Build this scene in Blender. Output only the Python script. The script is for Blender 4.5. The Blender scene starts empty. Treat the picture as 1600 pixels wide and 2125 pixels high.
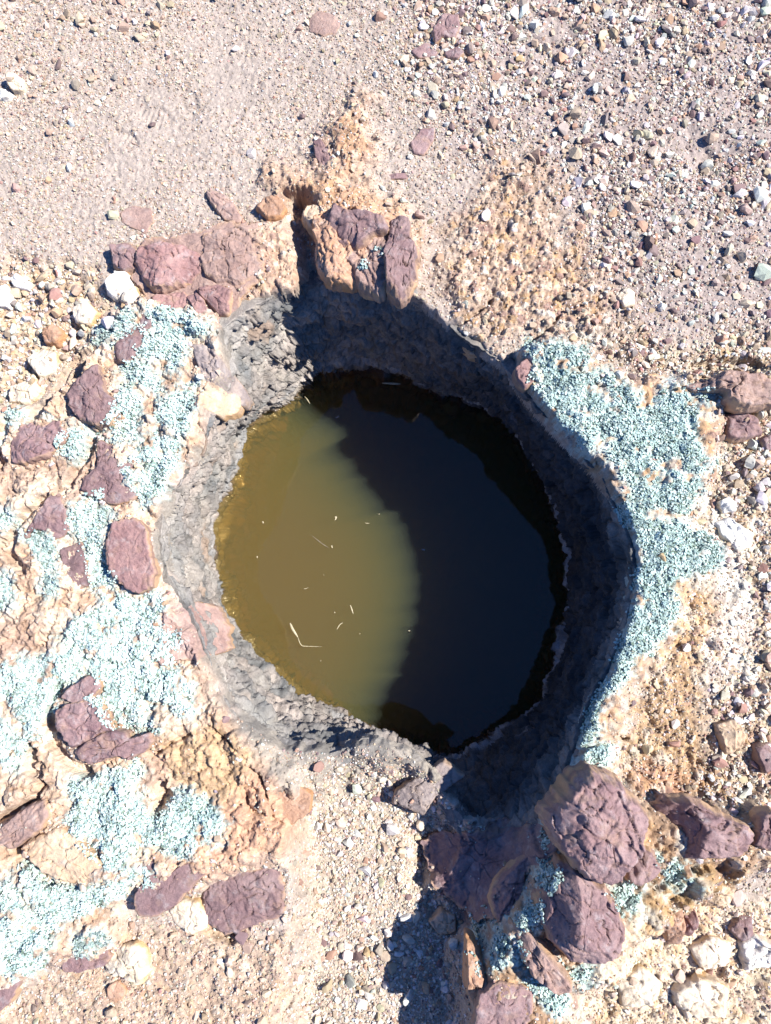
import bpy, math, random
import numpy as np
from mathutils import Vector, Matrix
from mathutils.bvhtree import BVHTree

# ------------------------------------------------------------------ camera, sky, sun, exposure
SC = bpy.context.scene
COL = SC.collection
CAM_H = 1.60
F_PX, PW, PH = 1598.0, 1600.0, 2125.0
ROT = Matrix.Rotation(math.radians(3.4), 3, 'Y') @ Matrix.Rotation(math.radians(9.3), 3, 'X')
cam_d = bpy.data.cameras.new("camera")
cam = bpy.data.objects.new("camera", cam_d)
COL.objects.link(cam)
cam.matrix_world = Matrix.Translation((0, 0, CAM_H)) @ ROT.to_4x4()
cam_d.sensor_fit = 'VERTICAL'
cam_d.sensor_height = 24.0
cam_d.lens = 24.0 * F_PX / PH
cam_d.clip_start = 0.01
cam_d.clip_end = 500
SC.camera = cam

SUN_EL, SUN_AZ = 48.8, 4.0            # azimuth from +X (right of the photo) towards +Y (top)
world = bpy.data.worlds.new("World")
SC.world = world
world.use_nodes = True
wn = world.node_tree
bg = wn.nodes['Background']
sky = wn.nodes.new('ShaderNodeTexSky')
sky.sky_type = 'NISHITA'
sky.sun_disc = False
sky.sun_elevation = math.radians(SUN_EL)
sky.sun_rotation = math.radians(90 - SUN_AZ)
sky.air_density = 1.0
sky.dust_density = 0.3
sky.ozone_density = 2.0
tint = wn.nodes.new('ShaderNodeMix'); tint.data_type = 'RGBA'; tint.blend_type = 'MULTIPLY'
tint.inputs[0].default_value = 1.0
tint.inputs[7].default_value = (0.45, 0.84, 1.48, 1)
wn.links.new(sky.outputs[0], tint.inputs[6])
wn.links.new(tint.outputs[2], bg.inputs[0])
bg.inputs[1].default_value = 0.059
sl = bpy.data.lights.new("sun", 'SUN')
sl.energy = 5.0
sl.angle = math.radians(0.5)
sl.color = (1.0, 0.96, 0.905)
sun = bpy.data.objects.new("sun", sl)
COL.objects.link(sun)
sd_ = Vector((math.cos(math.radians(SUN_EL)) * math.cos(math.radians(SUN_AZ)),
              math.cos(math.radians(SUN_EL)) * math.sin(math.radians(SUN_AZ)),
              math.sin(math.radians(SUN_EL))))
sun.rotation_euler = sd_.to_track_quat('Z', 'Y').to_euler()
sun.location = sd_ * 5
vs = SC.view_settings
vs.view_transform = 'Standard'
vs.look = 'None'
vs.gamma = 1.0
vs.exposure = 1.27
SC.cycles.volume_bounces = 1

# ------------------------------------------------------------------ picture <-> place
Rn = np.array(ROT)

def proj(x, y, z):
    """world point -> where it falls in the 1600 x 2125 picture"""
    zz = z - CAM_H
    cx = Rn[0, 0] * x + Rn[1, 0] * y + Rn[2, 0] * zz
    cy = Rn[0, 1] * x + Rn[1, 1] * y + Rn[2, 1] * zz
    cz = Rn[0, 2] * x + Rn[1, 2] * y + Rn[2, 2] * zz
    cz = np.minimum(cz, -0.05)
    return PW / 2 + F_PX * cx / -cz, PH / 2 - F_PX * cy / -cz

def unproj(px, py, z):
    a = (np.asarray(px, float) - PW / 2) / F_PX
    b = -(np.asarray(py, float) - PH / 2) / F_PX
    dx = Rn[0, 0] * a + Rn[0, 1] * b - Rn[0, 2]
    dy = Rn[1, 0] * a + Rn[1, 1] * b - Rn[1, 2]
    dz = Rn[2, 0] * a + Rn[2, 1] * b - Rn[2, 2]
    t = (z - CAM_H) / dz
    return dx * t, dy * t

# ------------------------------------------------------------------ noise
def _tab2(seed):
    return np.random.RandomState(seed).rand(256, 256)
_T2 = {}
def vn2(x, y, seed=0):
    if seed not in _T2:
        _T2[seed] = _tab2(seed)
    T = _T2[seed]
    xi = np.floor(x).astype(np.int64); yi = np.floor(y).astype(np.int64)
    fx = x - xi; fy = y - yi
    fx = fx * fx * fx * (fx * (fx * 6 - 15) + 10); fy = fy * fy * fy * (fy * (fy * 6 - 15) + 10)
    x0 = xi & 255; x1 = (xi + 1) & 255; y0 = yi & 255; y1 = (yi + 1) & 255
    a = T[y0, x0]; b = T[y0, x1]; c = T[y1, x0]; d = T[y1, x1]
    return (a + (b - a) * fx) * (1 - fy) + (c + (d - c) * fx) * fy

def fbm2(x, y, oct=4, seed=0, gain=0.5):
    s = 0; a = 1.0; n = 0
    for o in range(oct):
        s = s + a * (vn2(x, y, seed + o) * 2 - 1); n += a
        x, y = (x * 1.66 - y * 1.13) + 17.3, (x * 1.13 + y * 1.66) + 5.1
        a *= gain
    return s / n

_T3 = {}
def vn3(x, y, z, seed=0):
    if seed not in _T3:
        _T3[seed] = np.random.RandomState(1000 + seed).rand(64, 64, 64)
    T = _T3[seed]
    xi = np.floor(x).astype(np.int64); yi = np.floor(y).astype(np.int64); zi = np.floor(z).astype(np.int64)
    fx = x - xi; fy = y - yi; fz = z - zi
    fx = fx * fx * (3 - 2 * fx); fy = fy * fy * (3 - 2 * fy); fz = fz * fz * (3 - 2 * fz)
    x0 = xi & 63; x1 = (xi + 1) & 63; y0 = yi & 63; y1 = (yi + 1) & 63; z0 = zi & 63; z1 = (zi + 1) & 63
    def L(zz):
        a = T[zz, y0, x0]; b = T[zz, y0, x1]; c = T[zz, y1, x0]; d = T[zz, y1, x1]
        return (a + (b - a) * fx) * (1 - fy) + (c + (d - c) * fx) * fy
    return L(z0) * (1 - fz) + L(z1) * fz

def fbm3(x, y, z, oct=3, seed=0, gain=0.5):
    s = 0; a = 1.0; n = 0
    for o in range(oct):
        s = s + a * (vn3(x, y, z, seed + o) * 2 - 1); n += a
        x, y, z = x * 1.6 - y * 1.2 + 7.7, x * 1.2 + y * 1.6 + 3.1, z * 2.0 + 1.3
        a *= gain
    return s / n

def worley2(x, y, seed=0):
    rs = np.random.RandomState(500 + seed)
    JX = rs.rand(256, 256); JY = rs.rand(256, 256); JV = rs.rand(256, 256)
    xi = np.floor(x).astype(np.int64); yi = np.floor(y).astype(np.int64)
    f1 = np.full(x.shape, 9.0); f2 = np.full(x.shape, 9.0); v = np.zeros(x.shape)
    for dy in (-1, 0, 1):
        for dx in (-1, 0, 1):
            cx = xi + dx; cy = yi + dy
            ix = cx & 255; iy = cy & 255
            d = (cx + JX[iy, ix] - x) ** 2 + (cy + JY[iy, ix] - y) ** 2
            near = d < f1
            f2 = np.where(near, f1, np.minimum(f2, d))
            v = np.where(near, JV[iy, ix], v)
            f1 = np.where(near, d, f1)
    return np.sqrt(f1), np.sqrt(f2), v

def sstep(a, b, x):
    t = np.clip((x - a) / (b - a), 0, 1)
    return t * t * (3 - 2 * t)

# ------------------------------------------------------------------ outlines as signed-distance maps
GX0, GY0, GS = -700.0, -700.0, 8.0
GNX, GNY = int(3000 / GS), int(3500 / GS)
gxx, gyy = np.meshgrid(GX0 + GS * np.arange(GNX), GY0 + GS * np.arange(GNY))

def sdist(poly, pad=140.0):
    P = np.array(poly, float)
    x0, y0 = P.min(0) - pad; x1, y1 = P.max(0) + pad
    i0 = max(0, int((x0 - GX0) / GS)); i1 = min(GNX, int((x1 - GX0) / GS) + 2)
    j0 = max(0, int((y0 - GY0) / GS)); j1 = min(GNY, int((y1 - GY0) / GS) + 2)
    out = np.full((GNY, GNX), -pad)
    X = gxx[j0:j1, i0:i1]; Y = gyy[j0:j1, i0:i1]
    d2 = np.full(X.shape, 1e12); ins = np.zeros(X.shape, bool)
    Q = np.roll(P, -1, 0)
    for (ax, ay), (bx, by) in zip(P, Q):
        vx, vy = bx - ax, by - ay
        t = np.clip(((X - ax) * vx + (Y - ay) * vy) / (vx * vx + vy * vy + 1e-9), 0, 1)
        d2 = np.minimum(d2, (X - ax - t * vx) ** 2 + (Y - ay - t * vy) ** 2)
        c = ((ay > Y) != (by > Y)) & (X < vx * (Y - ay) / (by - ay + 1e-12) + ax)
        ins ^= c
    d = np.sqrt(d2)
    out[j0:j1, i0:i1] = np.maximum(np.where(ins, d, -d), -pad)
    return out

def linedist(pts, pad=80.0):
    out = np.full((GNY, GNX), pad)
    for (ax, ay), (bx, by) in zip(pts[:-1], pts[1:]):
        vx, vy = bx - ax, by - ay
        t = np.clip(((gxx - ax) * vx + (gyy - ay) * vy) / (vx * vx + vy * vy + 1e-9), 0, 1)
        out = np.minimum(out, np.sqrt((gxx - ax - t * vx) ** 2 + (gyy - ay - t * vy) ** 2))
    return out

def samp(G, px, py):
    u = np.clip((px - GX0) / GS, 0, GNX - 1.001); v = np.clip((py - GY0) / GS, 0, GNY - 1.001)
    i = u.astype(np.int64); j = v.astype(np.int64); fu = u - i; fv = v - j
    return (G[j, i] * (1 - fu) + G[j, i + 1] * fu) * (1 - fv) + (G[j + 1, i] * (1 - fu) + G[j + 1, i + 1] * fu) * fv

# ------------------------------------------------------------------ mesh + material helpers
def mesh_obj(name, V, F, mat, colors=None, smooth=True, parent=None, attrs=None):
    V = np.ascontiguousarray(V, np.float32); F = np.ascontiguousarray(F, np.int32)
    n = F.shape[1]
    me = bpy.data.meshes.new(name)
    me.vertices.add(len(V)); me.vertices.foreach_set('co', V.ravel())
    me.loops.add(F.size); me.loops.foreach_set('vertex_index', F.ravel())
    me.polygons.add(len(F)); me.polygons.foreach_set('loop_start', np.arange(0, F.size, n, dtype=np.int32))
    try:
        me.polygons.foreach_set('loop_total', np.full(len(F), n, np.int32))
    except Exception:
        pass
    me.update(calc_edges=True)
    me.polygons.foreach_set('use_smooth', np.full(len(F), bool(smooth)))
    if colors is not None:
        a = me.color_attributes.new('Col', 'FLOAT_COLOR', 'POINT')
        c = np.ones((len(V), 4), np.float32); c[:, :3] = colors
        a.data.foreach_set('color', c.ravel())
    for k, arr in (attrs or {}).items():
        a = me.attributes.new(k, 'FLOAT', 'POINT')
        a.data.foreach_set('value', np.ascontiguousarray(arr, np.float32).ravel())
    me.materials.append(mat)
    o = bpy.data.objects.new(name, me)
    COL.objects.link(o)
    if parent:
        o.parent = parent
    return o

def tag(o, label=None, cat=None, group=None, kind=None):
    if label: o['label'] = label
    if cat: o['category'] = cat
    if group: o['group'] = group
    if kind: o['kind'] = kind
    return o

def new_mat(name):
    m = bpy.data.materials.new(name); m.use_nodes = True
    nt = m.node_tree
    return m, nt, nt.nodes['Principled BSDF']

def N(nt, t, **kw):
    n = nt.nodes.new(t)
    for k, v in kw.items():
        setattr(n, k, v)
    return n

def noise_node(nt, coord, scale, detail=4, rough=0.6):
    n = N(nt, 'ShaderNodeTexNoise'); n.inputs['Scale'].default_value = scale
    n.inputs['Detail'].default_value = detail; n.inputs['Roughness'].default_value = rough
    nt.links.new(coord, n.inputs['Vector'])
    return n.outputs['Fac']

def ramp(nt, fac, stops):
    r = N(nt, 'ShaderNodeValToRGB')
    e = r.color_ramp.elements
    while len(e) > 1:
        e.remove(e[-1])
    e[0].position = stops[0][0]; e[0].color = (*stops[0][1], 1)
    for p, c in stops[1:]:
        k = e.new(p); k.color = (*c, 1)
    nt.links.new(fac, r.inputs[0])
    return r.outputs[0]

def mixc(nt, fac, a, b, mode='MIX'):
    m = N(nt, 'ShaderNodeMix', data_type='RGBA', blend_type=mode)
    if isinstance(fac, (int, float)): m.inputs[0].default_value = fac
    else: nt.links.new(fac, m.inputs[0])
    for s, i in ((a, 6), (b, 7)):
        if isinstance(s, tuple): m.inputs[i].default_value = (*s, 1)
        else: nt.links.new(s, m.inputs[i])
    return m.outputs[2]

def bump(nt, bsdf, h, strength, dist, prev=None):
    b = N(nt, 'ShaderNodeBump'); b.inputs['Strength'].default_value = strength
    b.inputs['Distance'].default_value = dist
    nt.links.new(h, b.inputs['Height'])
    if prev is not None: nt.links.new(prev, b.inputs['Normal'])
    nt.links.new(b.outputs[0], bsdf.inputs['Normal'])
    return b.outputs[0]

def attr_mat(name, rough, grain, g_amt, b1, b2, wet=False):
    """stone whose colour comes from the mesh (which mineral lies where), with grain and bump from nodes"""
    m, nt, bs = new_mat(name)
    at0 = N(nt, 'ShaderNodeAttribute', attribute_name='Col')
    atc = mixc(nt, 1.0, at0.outputs['Color'], (.76, .76, .76), 'MULTIPLY')
    geo = N(nt, 'ShaderNodeNewGeometry')
    co = geo.outputs['Position']
    n1 = noise_node(nt, co, grain, 5, 0.7)
    n2 = noise_node(nt, co, grain * 0.22, 4, 0.6)
    lo, hi = 1 - g_amt, 1 + g_amt
    c = mixc(nt, 1.0, atc, ramp(nt, n1, [(0.3, (lo, lo, lo)), (0.7, (hi, hi, hi))]), 'MULTIPLY')
    c = mixc(nt, 1.0, c, ramp(nt, n2, [(0.3, (lo * 1.02, lo, lo * .97)), (0.7, (hi, hi * .99, hi * .96))]), 'MULTIPLY')
    nt.links.new(c, bs.inputs['Base Color'])
    bs.inputs['Roughness'].default_value = rough
    bs.inputs['Specular IOR Level'].default_value = 0.25
    p = bump(nt, bs, n2, 0.6, b1)
    bump(nt, bs, n1, 0.6, b2, p)
    if wet:
        wa = N(nt, 'ShaderNodeAttribute', attribute_name='wet')
        mr = N(nt, 'ShaderNodeMapRange')
        mr.inputs[3].default_value = rough; mr.inputs[4].default_value = 0.12
        nt.links.new(wa.outputs['Fac'], mr.inputs[0])
        nt.links.new(mr.outputs[0], bs.inputs['Roughness'])
        mr2 = N(nt, 'ShaderNodeMapRange')
        mr2.inputs[3].default_value = 0.25; mr2.inputs[4].default_value = 0.6
        nt.links.new(wa.outputs['Fac'], mr2.inputs[0])
        nt.links.new(mr2.outputs[0], bs.inputs['Specular IOR Level'])
    return m

M_GROUND = attr_mat("weathered_earth", 0.92, 420, 0.22, 0.007, 0.0022)
M_WALL = attr_mat("stained_rock", 0.85, 300, 0.24, 0.006, 0.002, wet=True)
M_PEBBLE = attr_mat("pebble_stone", 0.8, 500, 0.13, 0.001, 0.0006)
M_LICHEN = attr_mat("lichen_crust", 0.95, 900, 0.14, 0.001, 0.0008)

def rock_mat(name, tones, rind):
    m, nt, bs = new_mat(name)
    tc = N(nt, 'ShaderNodeTexCoord'); oi = N(nt, 'ShaderNodeObjectInfo')
    geo = N(nt, 'ShaderNodeNewGeometry')
    co = geo.outputs['Position']
    n0 = noise_node(nt, co, 14, 5, 0.62)
    n1 = noise_node(nt, co, 90, 6, 0.7)
    n2 = noise_node(nt, co, 480, 4, 0.7)
    c = ramp(nt, n0, [(0.30, tones[0]), (0.5, tones[1]), (0.70, tones[2])])
    c = mixc(nt, 1.0, c, ramp(nt, n1, [(0.28, (.72, .72, .74)), (0.5, (1, 1, 1)), (0.75, (1.28, 1.25, 1.2))]), 'MULTIPLY')
    c = mixc(nt, 1.0, c, ramp(nt, n2, [(0.3, (.86, .86, .86)), (0.7, (1.14, 1.14, 1.14))]), 'MULTIPLY')
    n3 = noise_node(nt, co, 34, 6, 0.72); n4 = noise_node(nt, co, 22, 5, 0.65)
    dust = tuple(min(.7, .55 * k + .16) for k in tones[2])
    c = mixc(nt, ramp(nt, n3, [(0.54, (0, 0, 0)), (0.70, (.75, .75, .75))]), c, dust)
    c = mixc(nt, ramp(nt, n4, [(0.56, (0, 0, 0)), (0.68, (.7, .7, .7))]), c, tuple(.55 * k + .45 * r_ * .8 for k, r_ in zip(tones[1], rind)))
    c = mixc(nt, ramp(nt, n4, [(0.30, (.6, .6, .6)), (0.40, (0, 0, 0))]), c, tuple(.62 * k for k in tones[0]))
    hv = N(nt, 'ShaderNodeHueSaturation')
    mr = N(nt, 'ShaderNodeMapRange'); mr.inputs[3].default_value = 0.84; mr.inputs[4].default_value = 1.14
    nt.links.new(oi.outputs['Random'], mr.inputs[0]); nt.links.new(mr.outputs[0], hv.inputs['Value'])
    nt.links.new(c, hv.inputs['Color'])
    at = N(nt, 'ShaderNodeAttribute', attribute_name='rind')
    c = mixc(nt, at.outputs['Fac'], hv.outputs[0], mixc(nt, n1, tuple(.75 * k for k in rind), tuple(1.2 * k for k in rind)))
    nt.links.new(c, bs.inputs['Base Color'])
    bs.inputs['Roughness'].default_value = 0.72
    bs.inputs['Specular IOR Level'].default_value = 0.3
    p = bump(nt, bs, n1, 0.7, 0.006)
    bump(nt, bs, n2, 0.5, 0.0018, p)
    return m

TAN = (.42, .27, .16)
RM = {
    'purple': rock_mat("purple_sandstone", [(.150, .088, .090), (.200, .126, .122), (.255, .178, .168)], TAN),
    'red': rock_mat("red_sandstone", [(.185, .10, .095), (.235, .135, .125), (.29, .18, .16)], TAN),
    'brown': rock_mat("brown_sandstone", [(.20, .125, .105), (.27, .18, .15), (.34, .235, .19)], TAN),
    'tan': rock_mat("tan_stone", [(.34, .235, .15), (.46, .33, .22), (.52, .40, .28)], (.40, .25, .13)),
    'orange': rock_mat("orange_stone", [(.28, .155, .10), (.36, .215, .14), (.41, .265, .185)], (.44, .23, .11)),
    'cream': rock_mat("cream_stone", [(.50, .39, .27), (.60, .51, .39), (.67, .61, .51)], (.50, .33, .16)),
    'white': rock_mat("white_quartz_stone", [(.56, .50, .42), (.68, .65, .59), (.74, .72, .68)], (.55, .45, .32)),
    'grey': rock_mat("grey_coated_stone", [(.16, .13, .125), (.22, .18, .165), (.31, .25, .215)], (.36, .25, .17)),
}

# ------------------------------------------------------------------ the hole: rim (top of the wall) and waterline, clockwise from the top
Z_W = -0.45
HOLE = [((665, 585), (672, 785)), ((740, 572), (740, 772)), ((835, 600), (820, 785)), ((890, 640), (880, 815)),
        ((960, 700), (950, 842)), ((1045, 758), (1020, 868)), ((1090, 820), (1060, 905)), ((1165, 910), (1100, 970)),
        ((1235, 980), (1135, 1030)), ((1285, 1060), (1150, 1085)), ((1312, 1150), (1166, 1160)), ((1305, 1240), (1170, 1240)),
        ((1285, 1330), (1158, 1310)), ((1245, 1420), (1130, 1420)), ((1205, 1500), (1105, 1468)), ((1175, 1590), (1040, 1505)),
        ((1130, 1680), (980, 1535)), ((1040, 1715), (930, 1548)), ((965, 1700), (900, 1553)), ((905, 1612), (880, 1550)),
        ((850, 1560), (835, 1538)), ((770, 1535), (770, 1508)), ((690, 1555), (700, 1475)), ((590, 1545), (610, 1420)),
        ((480, 1470), (540, 1350)), ((440, 1380), (480, 1285)), ((395, 1270), (458, 1215)), ((345, 1180), (447, 1130)),
        ((335, 1080), (470, 1040)), ((385, 990), (487, 980)), ((425, 930), (505, 920)), ((435, 860), (550, 870)),
        ((475, 780), (610, 835)), ((465, 690), (650, 810)), ((550, 625), (662, 795))]
RIM = [a for a, b in HOLE]
SD_RIM = sdist(RIM, 260)

def MK(poly, w, amp=0.0, pad=140):
    return (sdist(poly, pad), w, amp)

OUT_W = [(205, 690), (300, 625), (400, 640), (480, 690), (470, 780), (430, 860), (420, 930), (380, 990), (330, 1080), (340, 1180), (390, 1270), (435, 1380), (470, 1470), (560, 1560), (640, 1640), (620, 1760), (600, 1820), (470, 1800), (420, 1830), (260, 1870), (240, 1960), (80, 2010), (20, 2060), (-120, 2090), (-300, 2100), (-300, 860), (0, 850), (60, 850), (140, 795)]
OUT_E = [(1085, 740), (1120, 700), (1220, 730), (1300, 790), (1420, 790), (1600, 770), (1610, 840), (1500, 850), (1470, 960), (1420, 1070), (1500, 1140), (1420, 1230), (1390, 1330), (1320, 1420), (1280, 1540), (1300, 1640), (1250, 1660), (1180, 1640), (1190, 1560), (1215, 1480), (1260, 1390), (1290, 1290), (1310, 1180), (1290, 1070), (1230, 970), (1150, 880), (1100, 810)]
SE_HI = [(1130, 1680), (1200, 1610), (1300, 1630), (1400, 1680), (1560, 1690), (1700, 1760), (1560, 1800), (1400, 1880), (1310, 1960), (1280, 2010), (1200, 2060), (1180, 2240), (990, 2240), (985, 2080), (1000, 1990), (1040, 1900), (1100, 1790)]
CHUTE = [(600, 1670), (700, 1600), (860, 1600), (905, 1640), (960, 1690), (930, 1760), (900, 1830), (950, 1900), (960, 1960), (960, 2250), (560, 2300), (620, 2020), (640, 1900), (620, 1780)]
NOTCH = [(590, 400), (640, 400), (660, 470), (655, 540), (700, 590), (700, 620), (630, 610), (625, 520), (600, 450)]
CRUST_NE = [(1010, 330), (1090, 300), (1130, 380), (1180, 470), (1280, 560), (1260, 700), (1200, 730), (1110, 720), (1040, 700), (960, 640), (940, 590), (960, 480), (1000, 420)]
CRUST_N = [(690, 220), (760, 205), (765, 300), (730, 380), (840, 430), (860, 600), (660, 590), (640, 520), (620, 440), (575, 430), (575, 365), (640, 350), (700, 320)]
SALMON_N = [(500, 470), (600, 450), (622, 520), (640, 600), (640, 640), (560, 640), (440, 690), (400, 640), (470, 590), (520, 560)]
SLAB_NW = [(290, 520), (430, 480), (520, 470), (560, 560), (470, 680), (400, 670), (310, 640), (290, 580)]
YELL_SW = [(325, 1535), (440, 1490), (530, 1565), (555, 1640), (470, 1690), (385, 1650), (330, 1590)]
SALM_SW = [(470, 1660), (550, 1580), (640, 1660), (610, 1800), (440, 1790), (370, 1770), (440, 1720)]
OCHRE_E = [(1400, 1190), (1490, 1180), (1510, 1300), (1450, 1430), (1490, 1600), (1440, 1660), (1340, 1690), (1270, 1630), (1260, 1560), (1310, 1470), (1350, 1360), (1390, 1290)]
CHALK_E = [(1450, 1060), (1570, 1080), (1590, 1300), (1540, 1400), (1470, 1410), (1490, 1260), (1440, 1180)]
CHALK_SE = [(1300, 1850), (1390, 1900), (1470, 1850), (1640, 1880), (1720, 2250), (1170, 2250), (1190, 2060), (1310, 1960)]
OCHRE_SE = [(1385, 1785), (1560, 1790), (1520, 1850), (1400, 1910), (1300, 1910), (1350, 1840)]
RED_SE = [(1260, 1590), (1340, 1560), (1440, 1600), (1420, 1680), (1360, 1690), (1300, 1640)]
GRAV_TR = [(700, -500), (2200, -500), (2200, 740), (1260, 720), (1180, 470), (1090, 330), (980, 330), (860, 150)]
BOT_L = [(250, 1910), (420, 1950), (590, 1930), (650, 2300), (-300, 2400), (-300, 2090), (60, 2050)]
RUB_L = [(-400, 560), (190, 550), (230, 620), (195, 720), (130, 800), (0, 850), (-400, 860)]
RUB_E = [(1260, 720), (2200, 700), (2200, 2300), (1650, 1900), (1560, 1690), (1460, 1640), (1480, 1450), (1540, 1300), (1460, 1060), (1500, 900), (1440, 790)]
GREY = [(430, 1375), (470, 1290), (460, 1180), (480, 960), (640, 800), (900, 700), (1300, 1100), (1200, 1560), (980, 1660), (900, 1660), (830, 1680), (720, 1640), (640, 1690), (560, 1600), (480, 1500)]
GREY_NW = [(330, 1010), (395, 980), (440, 900), (440, 800), (480, 780), (440, 690), (520, 625), (650, 590), (700, 620), (600, 800), (480, 1000), (440, 1240), (390, 1250), (325, 1180), (320, 1080)]
PIT_TR = [(1010, 60), (1180, 60), (1240, 140), (1120, 200), (1030, 160)]
PIT_R = [(1400, 280), (1530, 300), (1540, 360), (1430, 370)]

m_outw = MK(OUT_W, 26, 20); m_oute = MK(OUT_E, 24, 18); m_se = MK(SE_HI, 40, 20); m_chute = MK(CHUTE, 45, 20)
m_notch = MK(NOTCH, 20, 10); m_ne = MK(CRUST_NE, 60, 60); m_n = MK(CRUST_N, 40, 40); m_sal = MK(SALMON_N, 30, 25)
m_slab = MK(SLAB_NW, 30, 15); m_yel = MK(YELL_SW, 22, 25); m_sals = MK(SALM_SW, 30, 30); m_oce = MK(OCHRE_E, 35, 40)
m_che = MK(CHALK_E, 30, 60); m_chs = MK(CHALK_SE, 40, 50); m_ocs = MK(OCHRE_SE, 20, 30); m_red = MK(RED_SE, 25, 50)
m_tr = MK(GRAV_TR, 90, 80); m_bl = MK(BOT_L, 40, 50); m_rl = MK(RUB_L, 40, 30); m_re = MK(RUB_E, 40, 40)
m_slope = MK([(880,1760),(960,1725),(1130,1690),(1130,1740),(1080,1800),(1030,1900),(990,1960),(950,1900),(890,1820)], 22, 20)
m_slope2 = MK([(860,1740),(960,1715),(1070,1725),(1060,1800),(1010,1880),(975,1960),(930,1940),(870,1830)], 45, 10)
m_gr = MK(GREY, 18, 26); m_gn = MK(GREY_NW, 14, 24); m_pit = MK(PIT_TR, 60, 50); m_pit2 = MK(PIT_R, 40, 40)

CRACKS = [[(326, 1560), (360, 1537), (396, 1523)], [(437, 1480), (445, 1510), (472, 1535), (490, 1560)], [(520, 1590), (545, 1615), (558, 1660), (566, 1700), (600, 1715)],
          [(510, 1640), (520, 1680), (548, 1690)], [(350, 1615), (340, 1650), (325, 1688)], [(305, 1740), (330, 1758), (350, 1768)],
          [(0, 1520), (70, 1540), (95, 1590), (90, 1640), (118, 1690)], [(20, 1395), (40, 1440), (62, 1490)], [(0, 1700), (40, 1680), (88, 1650)],
          [(45, 1850), (60, 1880), (100, 1912)], [(95, 1335), (118, 1280), (100, 1330), (96, 1340)], [(300, 1395), (310, 1430), (300, 1450)],
          [(415, 850), (412, 880), (425, 905), (418, 950)], [(350, 1010), (372, 1030)], [(230, 1040), (270, 1010), (285, 1000)],
          [(1180, 1240), (1182, 1241)], 
          [(1190, 760), (1240, 800), (1300, 815)], [(1175, 1560), (1230, 1548), (1300, 1530)], 
          [(1070, 740), (1060, 760), (1050, 770)], [(930, 690), (990, 650), (1020, 620)], [(1100, 710), (1140, 680), (1160, 655)],
          ]
CRACKS = [c for c in CRACKS if c[0] != (1180, 1240) and c[0] != (1240, 155)]
CREVICES = [[(225, 705), (190, 735), (150, 772), (105, 838), (70, 868)], [(203, 905), (183, 955), (150, 1005)], [(95, 1040), (50, 1090), (18, 1135)],
            [(125, 1425), (108, 1480), (118, 1540), (160, 1585), (190, 1600)], [(0, 1703), (45, 1677), (90, 1650)], [(80, 1720), (45, 1750), (48, 1780), (110, 1830)],
            [(15, 880), (2, 930), (10, 970)], [(40, 1120), (25, 1150), (50, 1180)], [(330, 1630), (345, 1650), (325, 1690)], [(75, 1545), (70, 1590), (95, 1620)],
            [(425, 1915), (450, 1940), (480, 1950)], [(1065, 745), (1058, 768)], [(1440, 770), (1500, 755), (1560, 760)], [(1360, 1840), (1420, 1800), (1500, 1790)], [(1385, 1860), (1420, 1840)]]
lv = np.full((GNY, GNX), 80.0)
for c in CREVICES:
    lv = np.minimum(lv, linedist(c))
ld = np.full((GNY, GNX), 80.0)
for c in CRACKS:
    ld = np.minimum(ld, linedist(c))

def masks(X, Y, PX, PY):
    e1 = fbm2(X * 9, Y * 9, 4, 11); e2 = fbm2(X * 30, Y * 30, 4, 21)
    ee = e1 * 0.9 + e2 * 0.9
    def g(m):
        s, w, a = m
        return sstep(-w, w, samp(s, PX, PY) + a * ee)
    return g, e1, e2

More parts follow.
